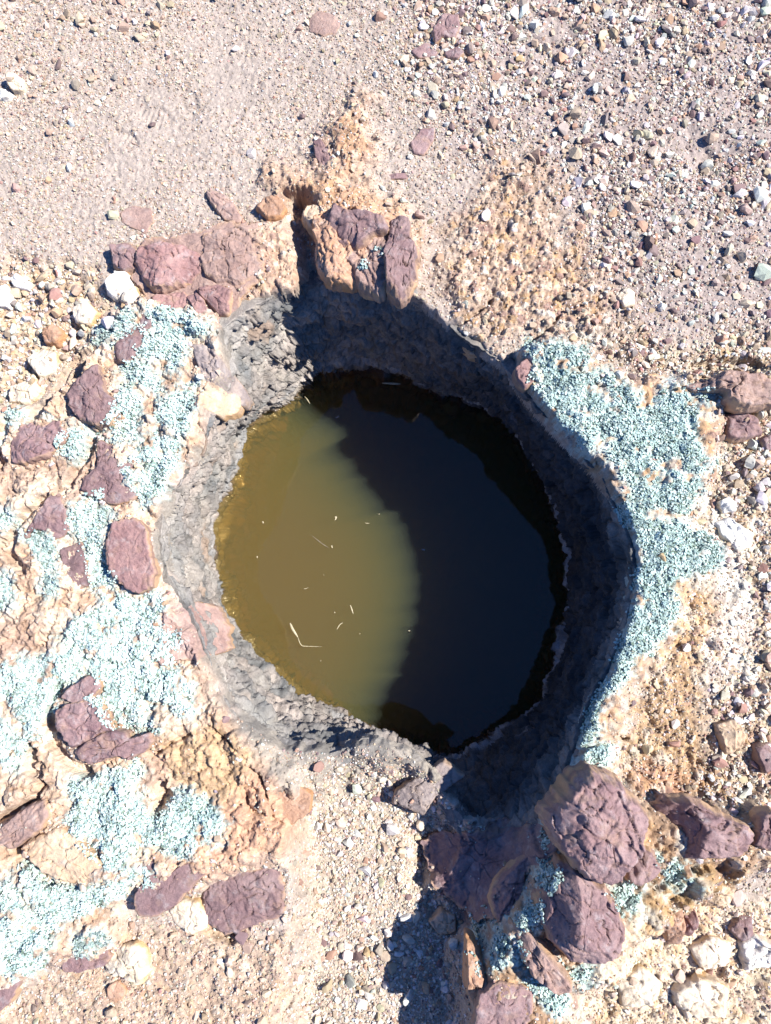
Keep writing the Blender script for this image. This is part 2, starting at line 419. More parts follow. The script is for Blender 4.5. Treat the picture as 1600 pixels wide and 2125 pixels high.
def terrain(X, Y, PX, PY, color=False):
    g, e1, e2 = masks(X, Y, PX, PY)
    outw, oute, se, ch, no = g(m_outw), g(m_oute), g(m_se), g(m_chute), g(m_notch)
    ne, nn, sal, slab = g(m_ne), g(m_n), g(m_sal), g(m_slab)
    tr, re, rl, bl, chs = g(m_tr), g(m_re), g(m_rl), g(m_bl), g(m_chs)
    sr = samp(SD_RIM, PX, PY)
    oce = g(m_oce)
    crust = np.clip(outw + oute + ne * .8 + nn * .8 + sal + slab + se + oce * .9 + bl * .55, 0, 1)
    z = 0.010 * fbm2(X * 2.1, Y * 2.1, 3, 31)
    z = z - 0.012
    z += -0.062 * g(m_slope2) + 0.045 * outw + 0.054 * oute + 0.092 * se - 0.10 * ch - 0.075 * no + 0.012 * ne + 0.034 * nn + 0.008 * sal + .01 * slab - .022 * rl
    # lumpy conglomerate of the hard crust
    wx = X + 0.012 * e2; wy = Y + 0.012 * fbm2(X * 30 + 9, Y * 30, 3, 25)
    f1, f2, cv = worley2(wx * 17, wy * 17, 1)
    g1, g2, cv2 = worley2(wx * 52 + 3, wy * 52, 2)
    lump = (0.5 - np.minimum(f1, 1)) * 0.022 + (cv - .5) * 0.012
    lump2 = (0.5 - np.minimum(g1, 1)) * 0.009 + (cv2 - .5) * 0.004
    rub = np.clip(re + rl + chs + ne * .7, 0, 1)
    z += crust * (1 - .55 * outw) * (0.55 * lump + 0.8 * lump2) + outw * (.6 * lump + .007 * fbm2(X * 24, Y * 24, 4, 45))
    h1, h2, cv3 = worley2(X * 44 + .25 * e2, Y * 44 + .3 * e1, 3)
    k1, k2, cv4 = worley2(X * 118 + .2 * e2, Y * 118, 4)
    brk = np.clip(crust + .8 * rub, 0, 1) * (1 - .6 * oute)
    z += brk * ((cv3 - .5) * .0085 - .005 * sstep(.12, .0, h2 - h1) + (cv4 - .5) * .0042 - .0016 * sstep(.16, .0, k2 - k1)) + np.clip(rub - crust * .5, 0, 1) * (0.55 * lump + 0.9 * lump2)
    z += crust * (0.008 * fbm2(X * 13, Y * 13, 4, 41)) + (0.0018 + .0022 * crust) * fbm2(X * 120, Y * 120, 4, 51, .6)
    fc = np.abs(fbm2(X * 34 + .6 * e2, Y * 34, 4, 55))
    z -= crust * .0055 * sstep(.06, .0, fc) * sstep(-.3, .1, e1)
    z += oce * .006 * np.abs(fbm2(X * 55, Y * 55, 4, 58))
    soft = (1 - crust) * (1 - rub)
    z += soft * (0.0045 * fbm2(X * 14, Y * 14, 5, 61) + 0.0018 * fbm2(X * 150, Y * 150, 3, 64) + 0.0030 * np.abs(fbm2(X * 55, Y * 55, 4, 66)) + .003 * sstep(.1, .5, fbm2(X * 30, Y * 30, 3, 68)) * fbm2(X * 90, Y * 90, 3, 69))
    # shoe print ridges pressed in the dirt, upper left
    for (cx, cy, ang, L, Wd) in ((318, 240, 22, 46, 24), (392, 212, 66, 34, 20), (262, 290, 30, 30, 18), (1465, 345, -75, 34, 20)):
        ca, sa = math.cos(math.radians(ang)), math.sin(math.radians(ang))
        u = (PX - cx) * ca + (PY - cy) * sa; v = -(PX - cx) * sa + (PY - cy) * ca
        k = sstep(1.1, .7, np.sqrt((u / L) ** 2 + (v / Wd) ** 2))
        z += k * (-0.0045 + 0.0012 * np.sin(u * 0.62 + .8 * e1) * (.4 + .8 * vn2(X * 40, Y * 40, 63)))
    z += -0.012 * g(m_pit) - 0.012 * g(m_pit2)
    # cracks
    cd = samp(ld, PX + 5 * e2, PY + 5 * e1)
    z -= 0.020 * sstep(6.0, 1.5, cd)
    z -= 0.030 * sstep(19, 4, samp(lv, PX + 8 * e2, PY + 8 * e1) + 5 * e2)
    # rounding over into the hole
    k = np.clip(sr + 12 + 12 * e1 + 18 * e2, 0, 60) / 1000.0
    z -= np.where(k > 0, 2.4 * k * k / (k + 0.010), 0)
    if not color:
        return z
    n1 = fbm2(X * 7 + 3, Y * 7, 4, 71)[..., None]; n2 = fbm2(X * 45, Y * 45, 4, 81)[..., None]
    c = np.array([.405, .34, .295]) * (1 + .10 * n1)
    def put(c, m, col, var=0.10, k=1.0):
        a = (m * k)[..., None]
        col = np.array(col) * (1 + var * n1 + var * n2)
        return c * (1 - a) + col * a
    c = put(c, tr, (.345, .285, .26))
    c = put(c, rl, (.47, .35, .24))
    c = put(c, re, (.45, .35, .25))
    c = put(c, bl, (.46, .345, .26))
    c = put(c, ch, (.44, .37, .295))
    c = put(c, ne, (.44, .305, .215), .2, .85)
    c = put(c, nn, (.45, .275, .17), .2, .95)
    c = put(c, sal, (.50, .35, .255), .12)
    c = put(c, slab, (.36, .24, .20), .2)
    c = put(c, outw, (.53, .395, .295), .14)
    c = c * (1 + (.26 * (cv3 - .5) + .22 * (cv4 - .5))[..., None] * brk[..., None] * np.array([.8, 1.0, 1.15]))
    mo = fbm2(X * 26 + 4, Y * 26, 4, 85)
    c = put(c, outw * sstep(.08, .3, mo), (.48, .30, .195), .15, .6)
    c = put(c, outw * sstep(-.10, -.32, mo), (.60, .49, .38), .08, .8)
    c = put(c, outw * sstep(.22, .40, fbm2(X * 11 + 9, Y * 11, 3, 88)), (.40, .275, .21), .15, .7)
    c = put(c, oute, (.43, .28, .18), .2)
    c = put(c, se, (.36, .235, .15), .25)
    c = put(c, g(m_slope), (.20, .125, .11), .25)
    ys = g(m_yel); c = put(c, ys, (.50, .34, .205), .25)
    c = put(c, g(m_sals), (.52, .315, .21), .12)
    c = put(c, chs, (.60, .49, .36), .2)
    c = put(c, g(m_ocs), (.38, .25, .13), .25)
    c = put(c, g(m_oce), (.45, .305, .18), .28)
    c = put(c, g(m_red), (.44, .255, .16), .3)
    c = put(c, g(m_che), (.66, .60, .51), .12)
    # clasts of other stone set in the crust: white, purple-brown and ochre
    cl = (crust * .8 * (1 - .75 * outw) + rub * .9) * sstep(.62, .40, g1) * (cv2 > .55)
    c = put(c, np.clip(cl, 0, 1) * (cv2 > .90), (.60, .54, .46), .1, .75)
    c = put(c, np.clip(cl, 0, 1) * ((cv2 > .72) & (cv2 <= .82)), (.27, .17, .145), .1, .8)
    c = put(c, np.clip(cl, 0, 1) * (cv2 <= .70), (.46, .285, .14), .1, .7)
    n3 = fbm2(X * 140, Y * 140, 3, 97)[..., None]
    c = c * (1 + .20 * n3 * crust[..., None] + .10 * n3)
    # dark grey water-stained skin near the hole
    gr = np.clip(np.maximum(g(m_gr), g(m_gn)), 0, 1)
    gv = .5 + .5 * np.clip(fbm2(X * 18, Y * 18, 4, 91) * 2.2, -1, 1)
    gcol = np.array([.20, .187, .168]) * (1 - gv[..., None]) + np.array([.35, .31, .26]) * gv[..., None]
    a = (gr * .93)[..., None]
    c = c * (1 - a) + gcol * (1 + .15 * n2) * a
    return z, np.clip(c, .02, .8)

# grid: fine where the photo looks, then growing coarse out to the horizon
cx_, cy_ = unproj(np.array([0, 1600, 0, 1600]), np.array([0, 0, 2125, 2125]), -0.15)
X0, X1, Y0, Y1 = cx_.min() - .28, cx_.max() + .28, cy_.min() - .28, cy_.max() + .28
STEP = 0.0026
def axis(a, b):
    core = np.arange(a, b, STEP)
    out = STEP * 1.12 ** np.arange(1, 78)
    ext = np.cumsum(out)
    return np.concatenate([(a - ext)[::-1], core, core[-1] + ext])
xs, ys_ = axis(X0, X1), axis(Y0, Y1)
TX, TY = np.meshgrid(xs, ys_)
TZ = np.zeros_like(TX)
for _ in range(2):
    tpx, tpy = proj(TX, TY, TZ)
    TZ = terrain(TX, TY, tpx, tpy)
tpx, tpy = proj(TX, TY, TZ)
TZ, TC = terrain(TX, TY, tpx, tpy, True)
t_sr = samp(SD_RIM, tpx, tpy)
ny, nx = TX.shape
idx = np.arange(ny * nx).reshape(ny, nx)
quads = np.stack([idx[:-1, :-1], idx[:-1, 1:], idx[1:, 1:], idx[1:, :-1]], -1).reshape(-1, 4)
inhole = (t_sr > 13).ravel()
quads = quads[~inhole[quads].any(1)]
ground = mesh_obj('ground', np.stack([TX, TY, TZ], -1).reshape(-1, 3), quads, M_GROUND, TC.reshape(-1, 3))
tag(ground, 'pinkish tan gravelly earth and hard rock crust around the water hole', 'ground', kind='structure')

def ground_z(x, y):
    i = np.clip(np.searchsorted(xs, x) - 1, 0, nx - 2); j = np.clip(np.searchsorted(ys_, y) - 1, 0, ny - 2)
    fu = (x - xs[i]) / (xs[i + 1] - xs[i]); fv = (y - ys_[j]) / (ys_[j + 1] - ys_[j])
    return (TZ[j, i] * (1 - fu) + TZ[j, i + 1] * fu) * (1 - fv) + (TZ[j + 1, i] * (1 - fu) + TZ[j + 1, i + 1] * fu) * fv

# ------------------------------------------------------------------ wall of the hole: a loft from rim to below the waterline
def resample(P, n):
    P = np.asarray(P, float); Q = np.vstack([P, P[:1]])
    # Catmull-Rom through the closed outline
    m = len(P); t = np.linspace(0, m, n, endpoint=False); i = t.astype(int); f = (t - i)[:, None]
    p0, p1, p2, p3 = P[(i - 1) % m], P[i % m], P[(i + 1) % m], P[(i + 2) % m]
    return 0.5 * (2 * p1 + (p2 - p0) * f + (2 * p0 - 5 * p1 + 4 * p2 - p3) * f ** 2 + (3 * p1 - p0 - 3 * p2 + p3) * f ** 3)

rim_w = []; wat_w = []
for (a, b) in HOLE:
    z = 0.0
    for _ in range(4):
        x, y = unproj(a[0], a[1], z)
        # the level just outside the rounded edge
        z = float(np.median(ground_z(np.array([x * 1.035, x * 1.02]), np.array([y * 1.035, y * 1.02]))))
        z = max(-0.14, min(0.05, z)) - 0.006
    x, y = unproj(a[0], a[1], z); rim_w.append((float(x), float(y), z))
    x, y = unproj(b[0], b[1], Z_W); wat_w.append((float(x), float(y), Z_W))
NA, NR = 1500, 250
ra = resample(rim_w, NA); wa = resample(wat_w, NA)
S = np.concatenate([np.linspace(-0.10, 1.06, NR - 40), np.linspace(1.065, 1.9, 40)])[:, None]
f = np.clip(S, -.2, 1.0)
HX = ra[:, 0] + (wa[:, 0] - ra[:, 0]) * f; HY = ra[:, 1] + (wa[:, 1] - ra[:, 1]) * f
HZ = ra[:, 2] + (wa[:, 2] - ra[:, 2]) * f - np.clip(S - 1, 0, 1) * .95
nxh = np.gradient(ra[:, 1] + wa[:, 1]); nyh = -np.gradient(ra[:, 0] + wa[:, 0])
ln = np.hypot(nxh, nyh); nxh, nyh = nxh / ln, nyh / ln
if np.mean(nxh * ra[:, 0] + nyh * ra[:, 1]) < 0: nxh, nyh = -nxh, -nyh      # outward, into the rock
out = np.where(S < 0, -S * 0.30, -0.03 * np.clip(S - 1, 0, 1)) + np.zeros_like(HX)
HZ = np.where(S < 0, ra[:, 2] + S * 0.10, HZ)
z3 = HZ
disp = 0.026 * fbm3(HX * 9, HY * 9, z3 * 9, 3, 1) + 0.014 * fbm3(HX * 30, HY * 30, z3 * 34, 4, 4)
lay = (z3 + .03 * fbm3(HX * 7, HY * 7, z3 * 7, 3, 7) + .35 * HX * .3) * 24
lf = lay - np.floor(lay)
disp += 0.011 * (sstep(.0, .75, lf) - sstep(.86, 1.0, lf) - .4) * (.4 + 1.2 * vn3(HX * 6, HY * 6, np.floor(lay), 8))
strata = fbm3(HX * 8, HY * 8, z3 * 55, 2, 9)
disp += 0.0022 * np.clip(strata * 2, -1, 1) + 0.006 * fbm3(HX * 62 + 5, HY * 62, z3 * 62, 3, 11)
arc = np.concatenate([[0], np.cumsum(np.hypot(np.diff(ra[:, 0]), np.diff(ra[:, 1])))])[None, :] + 0 * HZ
wq1 = .012 * fbm3(HX * 30, HY * 30, z3 * 30, 3, 81)
a1, a2, pv1 = worley2((arc + wq1) * 21, (z3 + 1.3 * wq1) * 33, 11)
b1_, b2_, pv2 = worley2((arc + wq1) * 66, (z3 + wq1) * 88, 12)
disp += (pv1 - .5) * .016 + .009 * sstep(.10, .0, a2 - a1) + (pv2 - .5) * .007 + .003 * sstep(.14, .0, b2_ - b1_)
disp += 0.0036 * fbm3(HX * 110, HY * 110, z3 * 110, 2, 14)
pits = vn3(HX * 46, HY * 46, z3 * 60, 18)
disp += 0.012 * sstep(.80, .95, pits)
hw = HZ - Z_W
disp += 0.014 * sstep(.035, .012, hw) * sstep(-.06, 0.0, hw)                 # undercut just above the water
disp *= 0.35 + .65 * sstep(-0.02, .12, S)
HX2 = HX + nxh * (out + disp); HY2 = HY + nyh * (out + disp)
HZ2 = HZ + 0.006 * fbm3(HX * 20, HY * 20, z3 * 20, 2, 24)
gv = .5 + .5 * np.clip(fbm3(HX * 13, HY * 13, z3 * 13, 4, 31) * 2.4, -1, 1)
wc = np.array([.125, .122, .116]) * (1 - gv[..., None]) + np.array([.30, .245, .205]) * gv[..., None]
wc = wc * (1 + .34 * (pv1 - .5) + .30 * (pv2 - .5))[..., None] * (1 - .35 * sstep(.10, .0, a2 - a1))[..., None]
b2 = sstep(.0, .4, fbm3(HX * 24 + 5, HY * 24, z3 * 24, 3, 41))[..., None]
wc = wc * (1 - .35 * b2) + np.array([.28, .25, .21]) * .35 * b2
rust = sstep(.28, .55, fbm3(HX * 10, HY * 10, z3 * 16 + 9, 3, 51))[..., None]
wc = wc * (1 - .5 * rust) + np.array([.30, .19, .12]) * .5 * rust
east = sstep(-.1, .25, HX)[..., None]                                        # shade on the right-hand wall, painted into its colour as a darker, bluer tone
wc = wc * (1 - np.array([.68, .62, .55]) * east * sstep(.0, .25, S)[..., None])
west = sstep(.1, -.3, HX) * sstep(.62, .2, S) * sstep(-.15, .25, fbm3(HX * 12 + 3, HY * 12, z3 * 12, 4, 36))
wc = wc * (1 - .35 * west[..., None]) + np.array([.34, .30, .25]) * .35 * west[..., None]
# pale mineral ring left by an older water level
ring = 0.055 + 0.025 * fbm3(HX * 5, HY * 5, HX * 0, 2, 61) + .008 * fbm3(HX * 40, HY * 40, HX * 0, 2, 64)
rk = sstep(.017, .004, np.abs(hw - ring)) * (.25 + .75 * sstep(-.25, .0, HX)) * sstep(-.45, .1, fbm3(HX * 14, HY * 14, z3 * 4, 3, 66))
wc = wc * (1 - .8 * rk[..., None]) + np.array([.40, .40, .40]) * .8 * rk[..., None]
rk2 = sstep(.012, .003, np.abs(hw - ring * 1.4 - .09)) * sstep(-.1, .3, fbm3(HX * 9 + 4, HY * 9, z3 * 4, 3, 69)) * sstep(0, .2, HX)
wc = wc * (1 - .55 * rk2[..., None]) + np.array([.36, .36, .37]) * .55 * rk2[..., None]
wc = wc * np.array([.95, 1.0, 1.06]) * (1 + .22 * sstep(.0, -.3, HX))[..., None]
wetm = sstep(.042, .010, hw + .012 * fbm3(HX * 30, HY * 30, z3 * 30, 2, 71))
wc = wc * (1 - wetm[..., None] * np.array([.45, .55, .65]))
uw = sstep(.0, -.03, hw)[..., None]                                          # ochre silt on the rock under water
wc = wc * (1 - .8 * uw) + np.array([.16, .125, .055]) * .8 * uw * (1 + .5 * np.clip(fbm3(HX * 40, HY * 40, z3 * 40, 3, 77), -.6, .6)[..., None])
wi = np.arange(NR * NA).reshape(NR, NA)
wj = np.roll(wi, -1, 1)
wq = np.stack([wi[:-1], wi[1:], wj[1:], wj[:-1]], -1).reshape(-1, 4)
wallV = np.stack([HX2, HY2, HZ2], -1)
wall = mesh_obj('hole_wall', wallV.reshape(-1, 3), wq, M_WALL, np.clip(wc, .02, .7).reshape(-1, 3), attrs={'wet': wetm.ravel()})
tag(wall, 'steep grey stained rock wall of the water hole', 'rock wall', kind='structure')

# ------------------------------------------------------------------ water: a closed body of murky brown water
m = bpy.data.materials.new("murky_water"); m.use_nodes = True
nt = m.node_tree
nt.nodes.remove(nt.nodes['Principled BSDF'])
om = nt.nodes['Material Output']
fr = N(nt, 'ShaderNodeFresnel'); fr.inputs['IOR'].default_value = 1.42
tr_ = N(nt, 'ShaderNodeBsdfTransparent'); gl = N(nt, 'ShaderNodeBsdfGlossy'); gl.inputs['Roughness'].default_value = 0.015
mx = N(nt, 'ShaderNodeMixShader')
nt.links.new(fr.outputs[0], mx.inputs[0]); nt.links.new(tr_.outputs[0], mx.inputs[1]); nt.links.new(gl.outputs[0], mx.inputs[2])
nt.links.new(mx.outputs[0], om.inputs['Surface'])
vsc = N(nt, 'ShaderNodeVolumeScatter'); vsc.inputs['Color'].default_value = (.76, 1.0, .84, 1); vsc.inputs['Density'].default_value = 2.7
vab = N(nt, 'ShaderNodeVolumeAbsorption'); vab.inputs['Color'].default_value = (.845, .665, .02, 1); vab.inputs['Density'].default_value = 14.0
ad = N(nt, 'ShaderNodeAddShader')
nt.links.new(vsc.outputs[0], ad.inputs[0]); nt.links.new(vab.outputs[0], ad.inputs[1])
nt.links.new(ad.outputs[0], om.inputs['Volume'])
wpoly = resample([(p[0], p[1]) for p in wat_w], 240)
cen = wpoly.mean(0)
dv = wpoly - cen
dl = np.linalg.norm(dv, axis=1, keepdims=True)
wout = cen + dv * (1 + .028 / dl)
rings = []
for t in np.linspace(0, 1, 14)[1:]:
    rings.append(np.column_stack([cen + (wout - cen) * t, np.full(240, Z_W)]))
for dz in (.06, .2, .82):
    rings.append(np.column_stack([cen + (wout - cen) * (1 - dz * .1), np.full(240, Z_W - dz)]))
V = np.vstack([[[cen[0], cen[1], Z_W]], *rings, [[cen[0], cen[1], Z_W - .82]]])
F = []
R = len(rings); n = 240
for j in range(n):
    k = (j + 1) % n
    F.append((0, 1 + j, 1 + k))
    for r in range(R - 1):
        a, b, c_, d = 1 + r * n + j, 1 + (r + 1) * n + j, 1 + (r + 1) * n + k, 1 + r * n + k
        F.append((a, b, c_)); F.append((a, c_, d))
    F.append((1 + (R - 1) * n + j, len(V) - 1, 1 + (R - 1) * n + k))
F = np.array(F)
va, vb, vc = V[F[0][0]], V[F[0][1]], V[F[0][2]]
if np.cross(vb - va, vc - va)[2] < 0: F = F[:, ::-1]
water = mesh_obj('pool_water', V, F, m, smooth=False)
tag(water, 'still murky brown water at the bottom of the rock hole', 'water', kind='structure')

# ------------------------------------------------------------------ rocks
WBV = BVHTree.FromPolygons(wallV[::4, ::5].reshape(-1, 3).tolist(),
                           (lambda a: np.stack([a[:-1], a[1:], np.roll(a, -1, 1)[1:], np.roll(a, -1, 1)[:-1]], -1).reshape(-1, 4))(
                               np.arange(len(range(0, NR, 4)) * len(range(0, NA, 5))).reshape(len(range(0, NR, 4)), -1)).tolist())
ROCK_TREES = []; EDGES = []

def base_z(x, y):
    """ground level, or the wall's where there is no ground"""
    z = float(ground_z(np.array([x]), np.array([y]))[0])
    px, py = proj(x, y, z)
    if samp(SD_RIM, np.array([px]), np.array([py]))[0] > 8:
        h = WBV.ray_cast(Vector((x, y, 1)), Vector((0, 0, -1)))[0]
        if h: z = h.z
    return z

def make_rock(name, label, kind, h, poly, seed, tilt=(0, 0), facets=9, rough=1.0, sink=0.03, group=None, cat='rock', sharp=0.11, lift=0.0, drape=False, grow=4.0, planes=None):
    """h: height in metres of the top above the ground around it; poly: outline where the photo shows the stone"""
    rs = np.random.RandomState(seed)
    P = np.array(poly, float)
    c0 = P.mean(0)
    x, y = unproj(c0[0], c0[1], 0.0)
    bz = base_z(float(x), float(y))
    for _ in range(2):
        x, y = unproj(c0[0], c0[1], bz + h * .8); bz = base_z(float(x), float(y))
    if drape:
        for _ in range(3):
            x, y = unproj(c0[0], c0[1], bz + h * .7); bz = float(ground_z(np.array([x]), np.array([y]))[0])
    bz += lift
    P = c0 + (P - c0) * (1 + grow / np.maximum(20, np.linalg.norm(P - c0, axis=1, keepdims=True)))
    wx, wy = unproj(P[:, 0], P[:, 1], bz + h * .7)
    W = np.column_stack([wx, wy])
    cen = W.mean(0)
    size = np.sqrt(max(1e-6, 0.5 * abs(np.sum(W[:, 0] * np.roll(W[:, 1], -1) - W[:, 1] * np.roll(W[:, 0], -1)))))
    na = int(np.clip(size / .0022 * 3.2, 40, 300)); nr = int(np.clip(size / .0022 * .55, 9, 60))
    # outline: mostly straight between its corners, slightly rounded there
    Q = np.vstack([W, W[:1]]); seg = np.linalg.norm(np.diff(Q, axis=0), axis=1); cum = np.concatenate([[0], np.cumsum(seg)])
    t = np.linspace(0, cum[-1], na, endpoint=False)
    O = np.column_stack([np.interp(t, cum, Q[:, 0]), np.interp(t, cum, Q[:, 1])])
    k = max(1, na // 110)
    O = sum(np.roll(O, i, 0) for i in range(-k, k + 1)) / (2 * k + 1)
    d = O - cen; L = np.linalg.norm(d, axis=1, keepdims=True)
    O = O + d / L * (size * .05 * fbm2(O[:, 0] * 40 + seed, O[:, 1] * 40, 3, 101) + size * .06 * (np.abs(fbm2(O[:, 0] * 75 + seed, O[:, 1] * 75, 3, 105)) - .3))[:, None]
    tt = np.linspace(0, 1, nr) ** 0.8
    X = cen[0] + np.outer(tt, O[:, 0] - cen[0]); Y = cen[1] + np.outer(tt, O[:, 1] - cen[1])
    U = (X - cen[0]) / size; Vv = (Y - cen[1]) / size
    Z = np.zeros_like(X) + tilt[0] * U * size + tilt[1] * Vv * size
    fz = np.full(X.shape, 1e3)
    for i in range(facets):
        a = rs.rand() * 6.28; sl_ = (.05 + .75 * rs.rand() ** 1.5) * (h / size) * 1.3
        wa_ = U + .03 * fbm2(X * 30 + i * 7, Y * 30, 3, 111); wb_ = Vv + .03 * fbm2(X * 30, Y * 30 + i * 7, 3, 116)
        fz = np.minimum(fz, (.05 + .22 * rs.rand()) * h - sl_ * size * (wa_ * math.cos(a) + wb_ * math.sin(a)))
    for (a, sl_, off) in (planes or ()):
        a = math.radians(a)
        fz = np.minimum(fz, off / 1000.0 - sl_ * size * .5 * ((U + .02 * fbm2(X * 30, Y * 30, 3, 111)) * math.cos(a) + (Vv + .02 * fbm2(X * 30, Y * 30 + 9, 3, 116)) * math.sin(a)) * 2)
    Z = Z + fz - np.max(fz)
    edge = sstep(1 - sharp, 1.0, tt)[:, None] ** 1.5
    Z = Z - edge * h * (.12 + .22 * (fbm2(O[:, 0] * 25, O[:, 1] * 25, 2, 121) + .3))[None, :]
    cr = np.abs(fbm2(X * 22 + seed * 3.1, Y * 22, 3, 131))
    cm = sstep(.035, .0, cr) * sstep(-.02, .2, fbm2(X * 12 + seed, Y * 12, 2, 135))
    Z = Z - cm * min(.008, h * .3)
    # stepped flaking: thin broken layers
    st = fbm2(X * 16 + seed * 1.7, Y * 16, 3, 151) * 3.0
    Z = Z + (np.floor(st) + sstep(.75, 1.0, st - np.floor(st))) * min(.0045, h * .13) * rough
    p1, p2, pc = worley2((X + .006 * fbm2(X * 50, Y * 50, 2, 171)) * 27 + seed, (Y + .006 * fbm2(X * 50, Y * 50, 2, 174)) * 27, 21)
    Z = Z + ((pc - .5) * min(.0065, h * .2) - min(.004, h * .16) * sstep(.07, .0, p2 - p1)) * (1 if size > .012 else .4)
    Z = Z + rough * (.0032 * fbm2(X * 42, Y * 42, 4, 141) + .0012 * fbm2(X * 210, Y * 210, 2, 146)) * min(1, h / .02)
    if drape:                                                    # a slab lying on the slope
        dz = sum(ground_z(X + ox, Y + oy) for ox in (-.03, 0, .03) for oy in (-.03, 0, .03)) / 9
        dz = np.maximum(dz, ground_z(X, Y) - .004)
        Z = Z + dz + h
    else:
        Z = Z + bz + h
    rows_x, rows_y, rows_z = [X], [Y], [Z]
    zb = np.minimum((Z[-1] - h if drape else bz) - sink, Z[-1] - .004)
    ns = 8
    rind = [np.zeros_like(X)]
    rind[0] += sstep(.90, 1.0, tt)[:, None] * .5 * (vn2(X * 70, Y * 70, 161) > .45)
    for s_ in np.linspace(0, 1, ns + 1)[1:]:
        bul = (.10 * math.sin(s_ * 3.0) + .05 * s_) * min(h, .05) * 1.0
        zz = Z[-1] + (zb - Z[-1]) * s_
        nn_ = fbm3(O[:, 0] * 60, O[:, 1] * 60, zz * 60, 3, 71) * .006 * min(1, h / .03)
        e = O + d / L * (bul + nn_)[:, None] if False else O + d / L * (bul + nn_[:, None])
        rows_x.append(e[None, :, 0]); rows_y.append(e[None, :, 1]); rows_z.append(zz[None, :])
        rind.append((np.full((1, na), .35) + .6 * (vn2(O[:, 0] * 60, zz * 60 + seed, 165) > .5)[None, :]).clip(0, 1))
    X = np.vstack(rows_x); Y = np.vstack(rows_y); Z = np.vstack(rows_z); RI = np.vstack(rind)
    nrr = X.shape[0]
    ii = np.arange(nrr * na).reshape(nrr, na); jj = np.roll(ii, -1, 1)
    Fq = np.stack([ii[:-1], ii[1:], jj[1:], jj[:-1]], -1).reshape(-1, 4)
    org = np.array([cen[0], cen[1], bz])
    VV = np.stack([X, Y, Z], -1).reshape(-1, 3)
    a, b_, c_ = VV[Fq[na * 3][0]], VV[Fq[na * 3][1]], VV[Fq[na * 3][2]]
    if np.cross(b_ - a, c_ - a)[2] < 0: Fq = Fq[:, ::-1]
    EDGES.append((O, d / L, h, kind))
    ROCK_TREES.append((VV[:, :2].min(0), VV[:, :2].max(0), BVHTree.FromPolygons(VV.tolist(), Fq.tolist())))
    o = mesh_obj(name, VV - org, Fq, RM[kind], smooth=True, attrs={'rind': RI.ravel()})
    o.location = org
    tag(o, label, cat, group)
    return o

GP = 'purple sandstone pieces around the hole'
GL = 'loose pale stones lying on the ground'
GO = 'tan and orange rock pieces in the crust'
